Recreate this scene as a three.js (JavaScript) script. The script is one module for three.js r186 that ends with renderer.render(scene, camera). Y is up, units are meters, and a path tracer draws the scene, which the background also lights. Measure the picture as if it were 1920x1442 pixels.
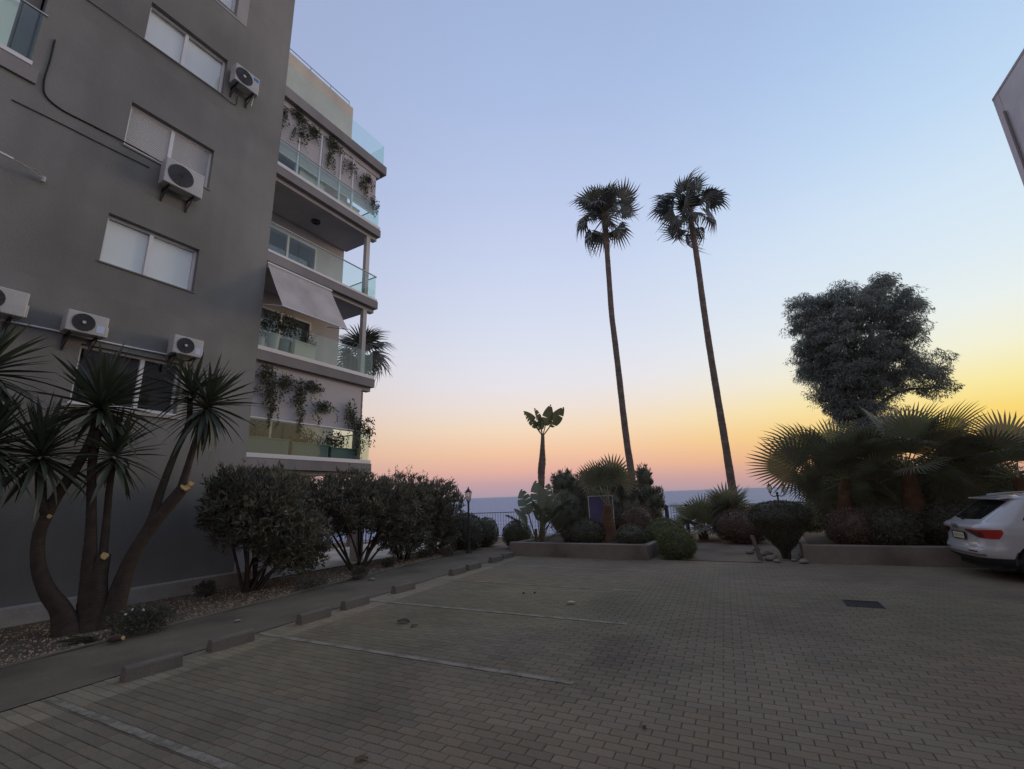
import * as THREE from 'three';
import { mergeGeometries, mergeVertices } from 'three/addons/utils/BufferGeometryUtils.js';
import { RoundedBoxGeometry } from 'three/addons/geometries/RoundedBoxGeometry.js';
import { Brush, Evaluator, SUBTRACTION } from 'three-bvh-csg';

// ---------------------------------------------------------------- camera
const scene = new THREE.Scene();
const renderer = new THREE.WebGLRenderer({ antialias: true });
renderer.toneMapping = THREE.LinearToneMapping;
renderer.toneMappingExposure = 1.0;
renderer.shadowMap.enabled = true;
const camera = new THREE.PerspectiveCamera(81.3, 1024 / 769, 0.1, 40000);
camera.position.set(0, 1.9, 0);
camera.rotation.order = 'YXZ';
camera.rotation.set(Math.atan(210.4 / 840), THREE.MathUtils.degToRad(26.9), -Math.atan(0.037));

// ---------------------------------------------------------------- sky: dusk, the sun has just gone down behind the sea, to the right
const lin = (c) => c.map((v) => { v /= 255; return v <= 0.04045 ? v / 12.92 : ((v + 0.055) / 1.055) ** 2.4; });
const SUN_AZ = 26;                                   // degrees clockwise from -z
const skyRows = [                                    // [angle from the sun's azimuth, [[elevation, r, g, b] ...]]
  [0, [[0, 190, 152, 146], [1.5, 224, 168, 136], [3.5, 245, 194, 112], [6, 250, 218, 118], [8.5, 249, 234, 164], [11.5, 244, 241, 212], [15.5, 234, 241, 238], [20, 221, 235, 244], [26, 210, 229, 246], [33, 191, 216, 243], [42, 172, 199, 235], [56, 156, 176, 213], [90, 158, 168, 195]]],
  [48, [[0, 172, 154, 168], [1.4, 194, 159, 165], [3.2, 230, 178, 161], [5.3, 243, 198, 164], [8.2, 244, 218, 190], [11, 238, 225, 217], [14, 231, 228, 234], [18, 222, 226, 239], [23, 212, 220, 240], [29, 201, 212, 239], [36, 189, 202, 234], [46, 171, 190, 227], [56, 160, 179, 217], [90, 158, 168, 195]]],
  [100, [[0, 152, 144, 162], [3, 184, 158, 160], [6, 208, 176, 162], [10, 212, 192, 184], [16, 204, 196, 204], [24, 185, 191, 215], [36, 165, 178, 212], [56, 156, 170, 204], [90, 158, 168, 195]]],
  [180, [[0, 140, 134, 146], [4, 168, 146, 150], [9, 194, 164, 160], [16, 192, 170, 172], [26, 172, 168, 182], [50, 160, 166, 190], [90, 158, 168, 195]]],
];
const smooth = (t) => t * t * (3 - 2 * t);
function rowColour(row, e) {
  if (e <= row[0][0]) return lin(row[0].slice(1));
  for (let i = 1; i < row.length; i++) if (e <= row[i][0]) {
    const t = (e - row[i - 1][0]) / (row[i][0] - row[i - 1][0]), a = lin(row[i - 1].slice(1)), b = lin(row[i].slice(1));
    return a.map((v, c) => v + (b[c] - v) * t);
  }
  return lin(row[row.length - 1].slice(1));
}
function skyColour(az, e) {
  let d = Math.abs(((az - SUN_AZ + 540) % 360) - 180);
  for (let i = 1; i < skyRows.length; i++) if (d <= skyRows[i][0] + 1e-6) {
    const t = smooth(Math.min(1, (d - skyRows[i - 1][0]) / (skyRows[i][0] - skyRows[i - 1][0]))), a = rowColour(skyRows[i - 1][1], e), b = rowColour(skyRows[i][1], e);
    return a.map((v, c) => v + (b[c] - v) * t);
  }
  return rowColour(skyRows[3][1], e);
}
{
  const W = 720, H = 720, data = new Float32Array(W * H * 4);
  for (let j = 0; j < H; j++) {
    const el = ((j + 0.5) / H - 0.5) * 180;
    for (let i = 0; i < W; i++) {
      const a = ((i + 0.5) / W - 0.5) * 2 * Math.PI, x = Math.cos(a), z = Math.sin(a);
      const c = skyColour(THREE.MathUtils.radToDeg(Math.atan2(x, -z)), Math.max(0, el));
      data.set([c[0], c[1], c[2], 1], (j * W + i) * 4);
    }
  }
  const t = new THREE.DataTexture(data, W, H, THREE.RGBAFormat, THREE.FloatType);
  t.mapping = THREE.EquirectangularReflectionMapping; t.magFilter = THREE.LinearFilter; t.minFilter = THREE.LinearFilter; t.needsUpdate = true;
  scene.background = t; scene.environment = t;
}
// the last glow of the set sun: weak, warm and very soft
const sun = new THREE.DirectionalLight(0xffdcb8, 0.8);
{
  const a = THREE.MathUtils.degToRad(SUN_AZ), e = THREE.MathUtils.degToRad(8);
  sun.position.set(Math.sin(a) * Math.cos(e) * 120, Math.sin(e) * 120, -Math.cos(a) * Math.cos(e) * 120);
  sun.castShadow = true; sun.shadow.radius = 36; sun.shadow.mapSize.set(2048, 2048);
  Object.assign(sun.shadow.camera, { left: -45, right: 45, top: 40, bottom: -20, near: 1, far: 260 });
  sun.name = 'afterglow';
  scene.add(sun, sun.target);
}

// ---------------------------------------------------------------- helpers
function rng(seed) { let s = seed | 0; return () => { s = (s + 0x6d2b79f5) | 0; let t = Math.imul(s ^ (s >>> 15), 1 | s); t = (t + Math.imul(t ^ (t >>> 7), 61 | t)) ^ t; return ((t ^ (t >>> 14)) >>> 0) / 4294967296; }; }
const V = (x, y, z) => new THREE.Vector3(x, y, z), UP = V(0, 1, 0);
const taken = {};
const numbered = (n) => { const k = (taken[n] = (taken[n] ?? -1) + 1); return k ? `${n}_${String(k).padStart(3, '0')}` : n; };
function tag(o, label, category, group, kind) {
  Object.assign(o.userData, label ? { label } : {}, category ? { category } : {}, group ? { group } : {}, kind ? { kind } : {});
  return o;
}
function thing(name, label, category, pos = [0, 0, 0], turn = 0, group) {
  const o = new THREE.Group(); o.name = numbered(name); o.position.set(...pos); o.rotation.y = turn; scene.add(o);
  return tag(o, label, category, group);
}
function mesh(name, geo, mat, parent) {
  if (Array.isArray(geo)) geo = merge(geo);
  const m = new THREE.Mesh(geo, mat); m.name = parent ? name : numbered(name); m.castShadow = m.receiveShadow = true; (parent || scene).add(m); return m;
}
function merge(list) {
  list = list.map((g) => { g = g.index ? g.toNonIndexed() : g; for (const k of Object.keys(g.attributes)) if (!['position', 'normal', 'uv', 'color'].includes(k)) g.deleteAttribute(k); return g; });
  const hasC = list.some((g) => g.attributes.color);
  for (const g of list) {
    const n = g.attributes.position.count;
    if (!g.attributes.uv) g.setAttribute('uv', new THREE.BufferAttribute(new Float32Array(n * 2), 2));
    if (!g.attributes.normal) g.computeVertexNormals();
    if (hasC && !g.attributes.color) g.setAttribute('color', new THREE.BufferAttribute(new Float32Array(n * 3).fill(1), 3));
  }
  return list.length === 1 ? list[0] : mergeGeometries(list);
}
// uv in metres from the dominant direction of each face
function metric(g) {
  g = g.index ? g.toNonIndexed() : g;
  const p = g.attributes.position, uv = new Float32Array(p.count * 2), a = V(), b = V(), c = V(), n = V();
  for (let i = 0; i < p.count; i += 3) {
    a.fromBufferAttribute(p, i); b.fromBufferAttribute(p, i + 1); c.fromBufferAttribute(p, i + 2);
    n.subVectors(b, a).cross(c.clone().sub(a)); const x = Math.abs(n.x), y = Math.abs(n.y), z = Math.abs(n.z);
    [a, b, c].forEach((q, k) => { const o = (i + k) * 2; if (y >= x && y >= z) { uv[o] = q.x; uv[o + 1] = q.z; } else if (x >= z) { uv[o] = q.z; uv[o + 1] = q.y; } else { uv[o] = q.x; uv[o + 1] = q.y; } });
  }
  g.setAttribute('uv', new THREE.BufferAttribute(uv, 2)); return g;
}
const box = (w, h, d, x = 0, y = 0, z = 0) => metric(new THREE.BoxGeometry(w, h, d).translate(x, y, z));
const span = (x0, x1, y0, y1, z0, z1) => box(x1 - x0, y1 - y0, z1 - z0, (x0 + x1) / 2, (y0 + y1) / 2, (z0 + z1) / 2);
const rbox = (w, h, d, r, x = 0, y = 0, z = 0, seg = 2) => metric(new RoundedBoxGeometry(w, h, d, seg, r).translate(x, y, z));
const cyl = (r0, r1, h, x = 0, y = 0, z = 0, seg = 16) => new THREE.CylinderGeometry(r1, r0, h, seg).translate(x, y + h / 2, z);
function tube(pts, r, seg = 24, rad = 6) { return new THREE.TubeGeometry(new THREE.CatmullRomCurve3(pts.map((p) => (p.isVector3 ? p : V(...p)))), seg, r, rad); }
function rod(a, b, r, rad = 6) {
  a = a.isVector3 ? a : V(...a); b = b.isVector3 ? b : V(...b); const d = b.clone().sub(a), g = new THREE.CylinderGeometry(r, r, d.length(), rad);
  g.applyQuaternion(new THREE.Quaternion().setFromUnitVectors(UP, d.clone().normalize())); return g.translate(...a.clone().add(b).multiplyScalar(0.5).toArray());
}
// a limb of changing radius with bumps; radii given at each point
function limb(pts, radii, { seg = 40, rad = 10, bump = 0, rings = 0, seed = 1, flat = false } = {}) {
  const curve = new THREE.CatmullRomCurve3(pts.map((p) => (p.isVector3 ? p : V(...p)))), R = rng(seed), fr = curve.computeFrenetFrames(seg, false), pos = [], idx = [], uv = [];
  const len = curve.getLength(), ph = R() * 10;
  for (let i = 0; i <= seg; i++) {
    const t = i / seg, c = curve.getPointAt(t), k = t * (radii.length - 1), k0 = Math.min(radii.length - 2, Math.floor(k)), r0 = radii[k0] + (radii[k0 + 1] - radii[k0]) * (k - k0);
    for (let j = 0; j <= rad; j++) {
      const a = (j % rad) / rad * Math.PI * 2;
      let r = r0 * (1 + bump * (Math.sin(a * 3 + t * len * 7 + ph) * 0.4 + Math.sin(a * 2 - t * len * 3.1 + ph) * 0.6));
      if (rings) r *= 1 + (i % 2 ? rings : -rings) * (0.6 + 0.4 * Math.sin(a * 4 + i));
      const q = c.clone().addScaledVector(fr.normals[i], Math.cos(a) * r).addScaledVector(fr.binormals[i], Math.sin(a) * r);
      pos.push(q.x, q.y, q.z); uv.push((j / rad) * r0 * 6.28, t * len);
    }
  }
  for (let i = 0; i < seg; i++) for (let j = 0; j < rad; j++) { const a = i * (rad + 1) + j, b = a + rad + 1; idx.push(a, b, a + 1, b, b + 1, a + 1); }
  const e = pos.length / 3, tip = curve.getPointAt(1); pos.push(tip.x, tip.y, tip.z); uv.push(0, len);
  for (let j = 0; j < rad; j++) idx.push(seg * (rad + 1) + j, e, seg * (rad + 1) + j + 1);
  const g = new THREE.BufferGeometry();
  g.setAttribute('position', new THREE.Float32BufferAttribute(pos, 3)); g.setAttribute('uv', new THREE.Float32BufferAttribute(uv, 2)); g.setIndex(idx); g.computeVertexNormals();
  return g;
}
function hash3(x, y, z) { let h = Math.imul(x, 374761393) ^ Math.imul(y, 668265263) ^ Math.imul(z, 2147483647 - 1274126177); h = Math.imul(h ^ (h >>> 13), 1274126177); return ((h ^ (h >>> 16)) >>> 0) / 4294967296; }
function noise3(x, y, z) {
  const X = Math.floor(x), Y = Math.floor(y), Z = Math.floor(z), f = smooth, u = f(x - X), v = f(y - Y), w = f(z - Z), l = (a, b, t) => a + (b - a) * t;
  const h = (i, j, k) => hash3(X + i, Y + j, Z + k);
  return l(l(l(h(0, 0, 0), h(1, 0, 0), u), l(h(0, 1, 0), h(1, 1, 0), u), v), l(l(h(0, 0, 1), h(1, 0, 1), u), l(h(0, 1, 1), h(1, 1, 1), u), v), w);
}
// tiling value noise over n cells
function tileNoise(u, v, n, seed) {
  const x = u * n, y = v * n, X = Math.floor(x), Y = Math.floor(y), fx = smooth(x - X), fy = smooth(y - Y), m = (a) => ((a % n) + n) % n;
  const h = (i, j) => hash3(m(X + i), m(Y + j), seed);
  return (h(0, 0) * (1 - fx) + h(1, 0) * fx) * (1 - fy) + (h(0, 1) * (1 - fx) + h(1, 1) * fx) * fy;
}
function texture(N, fn, srgb, metres = 1) {
  const d = new Uint8Array(N * N * 4);
  for (let j = 0; j < N; j++) for (let i = 0; i < N; i++) { const c = fn(i / N, j / N); const o = (j * N + i) * 4; d[o] = c[0]; d[o + 1] = c[1] ?? c[0]; d[o + 2] = c[2] ?? c[0]; d[o + 3] = 255; }
  const t = new THREE.DataTexture(d, N, N); t.wrapS = t.wrapT = THREE.RepeatWrapping; t.magFilter = THREE.LinearFilter; t.minFilter = THREE.LinearMipmapLinearFilter; t.repeat.set(1 / metres, 1 / metres);
  if (srgb) t.colorSpace = THREE.SRGBColorSpace; t.needsUpdate = true; return t;
}
const clamp = (v, a = 0, b = 255) => Math.max(a, Math.min(b, v));
const fbm = (u, v, seed, n0 = 4, oct = 5, gain = 0.55) => { let s = 0, a = 1, t = 0; for (let k = 0; k < oct; k++) { s += a * tileNoise(u, v, n0 << k, seed + k); t += a; a *= gain; } return s / t; };
// tint maps hover around white, so that a material's colour stays its base colour
const grainTex = texture(512, (u, v) => { const n = 226 + (fbm(u, v, 3, 4, 4) - 0.5) * 60 + (hash3((u * 512) | 0, (v * 512) | 0, 9) - 0.5) * 46; return [clamp(n)]; }, true, 2.2);
const stuccoTex = texture(1024, (u, v) => {
  const big = fbm(u, v, 11, 3, 5), streak = fbm((u * 1) % 1, (v * 0.125) % 1, 31, 16, 3), n = 222 + (big - 0.5) * 66 + (streak - 0.5) * 22 + (hash3((u * 1024) | 0, (v * 1024) | 0, 5) - 0.5) * 20; return [clamp(n), clamp(n - 1), clamp(n - 1)];
}, true, 6.5);
const stuccoBump = texture(512, (u, v) => [clamp(128 + (fbm(u, v, 71, 32, 4, 0.7) - 0.5) * 240)], false, 0.8);
const concreteTex = texture(512, (u, v) => { const b = fbm(u, v, 21, 3, 6, 0.6), s = hash3((u * 512) | 0, (v * 512) | 0, 4); const n = 205 + (b - 0.5) * 110 + (s - 0.5) * 50 - (s > 0.985 ? 50 : 0); return [clamp(n), clamp(n - 2), clamp(n - 5)]; }, true, 2.6);
const concreteBump = texture(256, (u, v) => [clamp(128 + (fbm(u, v, 81, 24, 4, 0.8) - 0.5) * 255)], false, 0.5);
const paintTex = texture(512, (u, v) => { const w = fbm(u, v, 41, 8, 6, 0.75), f = hash3((u * 512) | 0, (v * 512) | 0, 77); const n = w > 0.5 + (f - 0.5) * 0.2 ? 190 : 240; return [n + (f - 0.5) * 24, n - 3 + (f - 0.5) * 24, n - 10 + (f - 0.5) * 24].map((q) => clamp(q)); }, true, 1.1);
const soilTex = texture(512, (u, v) => { const b = fbm(u, v, 51, 6, 6, 0.7), s = hash3((u * 256) | 0, (v * 256) | 0, 8); const n = 190 + (b - 0.5) * 120 + (s - 0.5) * 70; return [clamp(n), clamp(n - 8), clamp(n - 20)]; }, true, 1.7);
const barkTex = texture(256, (u, v) => { const b = fbm(u, v, 61, 8, 4, 0.7), r = Math.sin((v * 26 + fbm(u, v, 62, 6, 3) * 1.6) * 6.283) * 0.5 + 0.5; const n = 140 + b * 95 + r * 16 * (0.4 + b); return [clamp(n), clamp(n * 0.97), clamp(n * 0.93)]; }, true, 1.3);

const C = (r, g, b) => new THREE.Color().setRGB(r, g, b);
function std(name, rgb, rough = 0.85, extra = {}) { const m = new THREE.MeshStandardMaterial({ color: C(...rgb), roughness: rough, ...extra }); m.name = name; return m; }
function phys(name, rgb, rough = 0.85, extra = {}) { const m = new THREE.MeshPhysicalMaterial({ color: C(...rgb), roughness: rough, ...extra }); m.name = name; return m; }
const leafMat = (name, rgb, extra = {}) => phys(name, rgb, 0.75, { side: THREE.DoubleSide, vertexColors: true, transmission: 0.22, thickness: 0, ...extra });
const M = {
  paver: std('concrete paver', [0.262, 0.213, 0.144], 0.9, { map: grainTex }),
  joint: std('joint sand', [0.14, 0.118, 0.088], 1, { map: soilTex }),
  paint: std('worn road paint', [0.33, 0.295, 0.235], 0.85, { map: paintTex }),
  path: std('footway concrete', [0.22, 0.182, 0.125], 0.92, { map: concreteTex, bumpMap: concreteBump, bumpScale: 0.004 }),
  concrete: std('cast concrete', [0.225, 0.2, 0.165], 0.92, { map: concreteTex, bumpMap: concreteBump, bumpScale: 0.003 }),
  planter: std('rendered planter wall', [0.31, 0.275, 0.235], 0.92, { map: concreteTex, bumpMap: concreteBump, bumpScale: 0.003 }),
  kerb: std('pale kerb', [0.58, 0.56, 0.5], 0.9, { map: concreteTex }),
  soil: std('garden soil', [0.11, 0.085, 0.06], 1, { map: soilTex }),
  gravelBed: std('gravel bed', [0.2, 0.165, 0.125], 1, { map: soilTex }),
  sand: std('pale garden sand', [0.33, 0.3, 0.25], 1, { map: soilTex }),
  rock: std('limestone', [0.36, 0.33, 0.28], 0.95, { map: concreteTex }),
  wall: std('grey render', [0.295, 0.293, 0.268], 0.93, { map: stuccoTex, bumpMap: stuccoBump, bumpScale: 0.004 }),
  wallPale: std('pale grey render', [0.45, 0.44, 0.425], 0.92, { map: stuccoTex, bumpMap: stuccoBump, bumpScale: 0.003 }),
  slab: std('slab render', [0.33, 0.315, 0.305], 0.92, { map: stuccoTex }),
  soffit: std('soffit paint', [0.62, 0.59, 0.57], 0.92, { map: stuccoTex }),
  cream: std('cream render', [0.86, 0.8, 0.66], 0.9, { map: stuccoTex }),
  innerWall: std('balcony wall paint', [0.72, 0.7, 0.67], 0.9, { map: stuccoTex }),
  white: std('white paint', [0.74, 0.73, 0.72], 0.55),
  alu: std('white aluminium', [0.72, 0.72, 0.72], 0.4),
  steel: std('brushed steel', [0.5, 0.5, 0.5], 0.35, { metalness: 0.9 }),
  dark: std('dark metal', [0.03, 0.03, 0.033], 0.5),
  black: std('black rubber', [0.015, 0.015, 0.016], 0.8),
  acWhite: std('enamelled steel', [0.62, 0.61, 0.57], 0.45, { map: grainTex }),
  acDark: std('grille plastic', [0.05, 0.05, 0.055], 0.6),
  glass: phys('balustrade glass', [0.89, 0.955, 0.93], 0.02, { specularIntensity: 0.75, transmission: 1, thickness: 0, ior: 1.5, side: THREE.DoubleSide }),
  windowGlass: phys('window glass', [0.95, 0.97, 0.97], 0.02, { transmission: 1, thickness: 0, ior: 1.5, side: THREE.DoubleSide }),
  curtain: phys('net curtain', [0.88, 0.87, 0.83], 0.95, { side: THREE.DoubleSide }),
  shutter: std('roller shutter', [0.66, 0.65, 0.63], 0.6, { map: grainTex }),
  screen: phys('screen cloth', [0.78, 0.74, 0.73], 0.95, { transmission: 0.2, thickness: 0, side: THREE.DoubleSide, map: texture(128, (u, v) => { const a = (Math.floor(u * 16) + Math.floor(v * 16)) % 2 ? 245 : 205; return [a]; }, true, 0.5) }),
  awning: phys('awning cloth', [0.66, 0.6, 0.57], 0.95, { transmission: 0.15, thickness: 0, side: THREE.DoubleSide, map: grainTex }),
  bark: std('bark', [0.16, 0.125, 0.1], 0.95, { map: barkTex }),
  palmBark: std('palm bark', [0.36, 0.3, 0.27], 0.95, { map: barkTex }),
  yuccaBark: std('yucca bark', [0.09, 0.07, 0.056], 0.95, { map: barkTex }),
  cut: std('fresh cut wood', [0.45, 0.31, 0.13], 0.85),
  stem: std('oleander stem', [0.11, 0.075, 0.06], 0.95, { map: barkTex }),
  fibre: std('palm leaf bases', [0.22, 0.14, 0.085], 0.95, { map: barkTex }),
  oleander: leafMat('oleander leaves', [0.15, 0.15, 0.105]),
  boxwood: leafMat('clipped shrub leaves', [0.09, 0.095, 0.062]),
  cypress: leafMat('conifer sprays', [0.125, 0.135, 0.09]),
  lime: leafMat('light green leaves', [0.14, 0.165, 0.07]),
  russet: leafMat('russet leaves', [0.14, 0.1, 0.07]),
  palmLeaf: leafMat('palm leaves', [0.19, 0.205, 0.125], { transmission: 0.4 }),
  palmTall: leafMat('tall palm leaves', [0.11, 0.12, 0.095]),
  yucca: leafMat('yucca leaves', [0.075, 0.095, 0.06], { roughness: 0.5 }),
  strelitzia: leafMat('paddle leaves', [0.12, 0.145, 0.08], { roughness: 0.5 }),
  treeLeaf: leafMat('tree leaves', [0.24, 0.275, 0.25], { transmission: 0.5 }),
  vine: leafMat('climber leaves', [0.095, 0.11, 0.065]),
  twig: std('thin twig', [0.12, 0.09, 0.07], 0.95),
  sign: std('violet board', [0.13, 0.12, 0.27], 0.6, { map: grainTex }),
  lampGlass: phys('lantern glass', [0.85, 0.85, 0.8], 0.1, { transmission: 0.9, thickness: 0, side: THREE.DoubleSide }),
};

// ================================================================ THE SETTING
// ---- lines of the place
const lotEdge = (z) => -6.85 + 0.045 * z;            // left edge of the paving (z is negative ahead)
const pathEdge = (z) => -8.62 + 0.0735 * z;          // left edge of the footway
function sheet(name, outline, y, mat, cells = 1) {   // a flat polygon given as [x, z] points
  const s = new THREE.Shape(outline.map(([x, z]) => new THREE.Vector2(x, -z)));
  const g = metric(new THREE.ShapeGeometry(s).rotateX(-Math.PI / 2).translate(0, y, 0));
  const m = mesh(name, g, mat); m.userData.kind = 'structure'; return m;
}
// terrain under everything, ending in a drop to the shore
const shore = [[-60, 4], [-21, -16.5], [-12.6, -20.6], [-3.7, -24.6], [-0.6, -25.6], [6.6, -27.5], [14, -29.6], [60, -42]];
{
  const g = sheet('ground', [[-60, 30], [60, 30], ...shore.slice().reverse()], -0.06, M.soil);
  const pos = [], idx = [];
  const R = rng(5);
  shore.forEach(([x, z], i) => { pos.push(x, -0.06, z, x + R() - 0.5, -1.6, z - 0.9 - R() * 0.6, x + R() - 0.5, -3.4, z - 2.4 - R()); if (i) { const a = (i - 1) * 3, b = i * 3; for (const k of [0, 1]) idx.push(a + k, b + k, a + k + 1, b + k, b + k + 1, a + k + 1); } });
  const b = new THREE.BufferGeometry(); b.setAttribute('position', new THREE.Float32BufferAttribute(pos, 3)); b.setIndex(idx);
  const bank = mesh('shore_bank', metric(b), M.rock); bank.geometry.computeVertexNormals(); bank.userData.kind = 'structure';
  bank.material = std('shore rock', [0.3, 0.27, 0.22], 0.95, { map: concreteTex, side: THREE.DoubleSide });
}
// the sea
{
  const N = 512, waves = texture(N, (u, v) => [clamp(128 + (fbm(u, v, 91, 8, 5, 0.62) - 0.5) * 300)], false, 1);
  waves.repeat.set(1 / 60, 1 / 34);
  const g = new THREE.PlaneGeometry(24000, 14000, 1, 1).rotateX(-Math.PI / 2).translate(0, -2.9, -6900);
  const gg = metric(g);
  const m = mesh('sea', gg, phys('sea water', [0.04, 0.11, 0.27], 0.4, { specularIntensity: 0.8, bumpMap: waves, bumpScale: 0.8, ior: 1.33 })); m.userData.kind = 'structure';
}
// ---- paved parking lot: block pavers in running bond on bedding sand
{
  const z0 = 3, z1 = -14.08, x1 = 8.4;
  const lot = sheet('paved_lot', [[lotEdge(z0), z0], [x1, z0], [x1, z1], [lotEdge(z1), z1]], -0.012, M.joint);
  const L = 0.212, B = 0.108, gap = 0.005;
  const top = (l, b) => {                            // a block with a chamfered top edge
    const h = 0.05, c = 0.005, x = l / 2, z = b / 2, P = [[-x, -h, -z], [x, -h, -z], [x, -h, z], [-x, -h, z], [-x, -c, -z], [x, -c, -z], [x, -c, z], [-x, -c, z], [-x + c, 0, -z + c], [x - c, 0, -z + c], [x - c, 0, z - c], [-x + c, 0, z - c]];
    const F = [[8, 11, 10, 9]]; for (let k = 0; k < 4; k++) { const n = (k + 1) % 4; F.push([4 + k, 8 + k, 8 + n, 4 + n], [k, 4 + k, 4 + n, n]); }
    const pos = []; for (const f of F) for (const i of [0, 1, 2, 0, 2, 3]) pos.push(...P[f[i]]);
    const g = new THREE.BufferGeometry(); g.setAttribute('position', new THREE.Float32BufferAttribute(pos, 3)); g.computeVertexNormals(); return metric(g);
  };
  const full = top(L - gap, B - gap);
  const list = [], R = rng(77);
  const drain = (x, z) => x > 1.06 && x < 1.68 && z < -9.4 && z > -9.94;
  for (let row = 0, z = z0; z > z1 + B / 2; row++, z -= B) {
    const e = lotEdge(z);
    for (let k = 0; k < 3; k++) list.push({ x: e + 0.004 + L * (k + 0.5), z, edge: true, cut: L });                  // the paler border, three blocks deep
    const from = e + 0.004 + L * 3, off = row % 2 ? L / 2 : 0;
    if (off) list.push({ x: from + L / 4, z, cut: L / 2 });
    for (let x = from + off + L / 2; x < x1 - L / 2; x += L) if (!drain(x, z)) list.push({ x, z, cut: L });
  }
  const shade = (p) => {
    const n = noise3(p.x * 0.55 + 3, 0, p.z * 0.55) - 0.5, n2 = noise3(p.x * 1.7, 7, p.z * 1.7) - 0.5;
    let t = 1 + n * 0.26 + n2 * 0.2 + (R() - 0.5) * 0.2; if (p.edge) t *= 1.36;
    const oil = noise3(p.x * 1.1 + 20, 3, p.z * 1.1); if (oil > 0.74) t *= 1 - (oil - 0.74) * 0.9;
    const moss = Math.max(0, noise3(p.x * 0.4 + 40, 9, p.z * 0.4) - 0.47) * 0.5, warm = (R() - 0.5) * 0.08 + Math.max(0, noise3(p.x * 0.5 + 11, 2, p.z * 0.5) - 0.6) * 0.2;
    return C(t * (1 + warm - moss * 0.3), t * (1 + moss * 0.04), t * (1 - warm * 0.6 - moss * 0.55));
  };
  for (const p of list) { p.c = shade(p); p.tilt = [(R() - 0.5) * 0.012, (R() - 0.5) * 0.006, (R() - 0.5) * 0.012]; p.y = (R() - 0.5) * 0.0035; }
  // the 300 blocks that show largest are parts of their own
  const dir = V(0, 0, -1).applyEuler(camera.rotation), inv = new THREE.Matrix4();
  camera.updateMatrixWorld(); camera.updateProjectionMatrix();
  const seen = (p) => { const q = V(p.x, 0, p.z).project(camera), d = Math.hypot(p.x, p.z, 1.9); return Math.abs(q.x) < 1 && Math.abs(q.y) < 1 && V(p.x, -1.9, p.z).dot(dir) > 0 ? 1 / d : 0; };
  const own = new Set(list.map((p) => [seen(p), p]).filter((a) => a[0] > 0).sort((a, b) => b[0] - a[0]).slice(0, 300).map((a) => a[1]));
  const mats = []; const tones = [];
  for (let i = 0; i < 14; i++) tones.push(null);
  const matFor = (c) => { const k = Math.round((c.r + c.g + c.b) / 3 * 12), w = Math.round((c.r - c.b) * 14), key = k * 100 + w; if (!mats[key + 5000]) { const m = M.paver.clone(); m.color.multiply(C(k / 12 + w / 40, k / 12, k / 12 - w / 40)); mats[key + 5000] = m; } return mats[key + 5000]; };
  const half = top(L / 2 - gap, B - gap);
  const rest = list.filter((p) => !own.has(p));
  for (const p of own) { const m = mesh('paver', p.cut === L ? full : half, matFor(p.c), lot); m.position.set(p.x, p.y, p.z); m.rotation.set(...p.tilt); }
  const inst = new THREE.InstancedMesh(full, M.paver, rest.length); inst.name = 'paver_field'; inst.userData.kind = 'stuff';
  const o = new THREE.Object3D();
  rest.forEach((p, i) => { o.position.set(p.x, p.y, p.z); o.rotation.set(...p.tilt); o.scale.set(p.cut / L, 1, 1); o.updateMatrix(); inst.setMatrixAt(i, o.matrix); inst.setColorAt(i, p.c); });
  inst.castShadow = inst.receiveShadow = true; lot.add(inst);
  // bay lines, painted over the blocks
  for (const [z, len] of [[-2.51, 5.2], [-4.93, 5.1], [-7.26, 5.2], [-9.62, 5.0], [-11.98, 5.0]]) {
    const a = lotEdge(z) + 0.06, n = 40, pos = [], idx = [];
    const RR = rng(Math.round(-z * 100));
    for (let i = 0; i <= n; i++) { const x = a + len * i / n; pos.push(x, 0.0055, z + 0.042 + (RR() - 0.5) * 0.008, x, 0.0055, z - 0.042 + (RR() - 0.5) * 0.008); if (i) { const k = i * 2; idx.push(k - 2, k, k - 1, k, k + 1, k - 1); } }
    const g = new THREE.BufferGeometry(); g.setAttribute('position', new THREE.Float32BufferAttribute(pos, 3)); g.setIndex(idx); g.computeVertexNormals();
    const m = mesh('bay_line', metric(g), M.paint, lot);
  }
}
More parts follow.
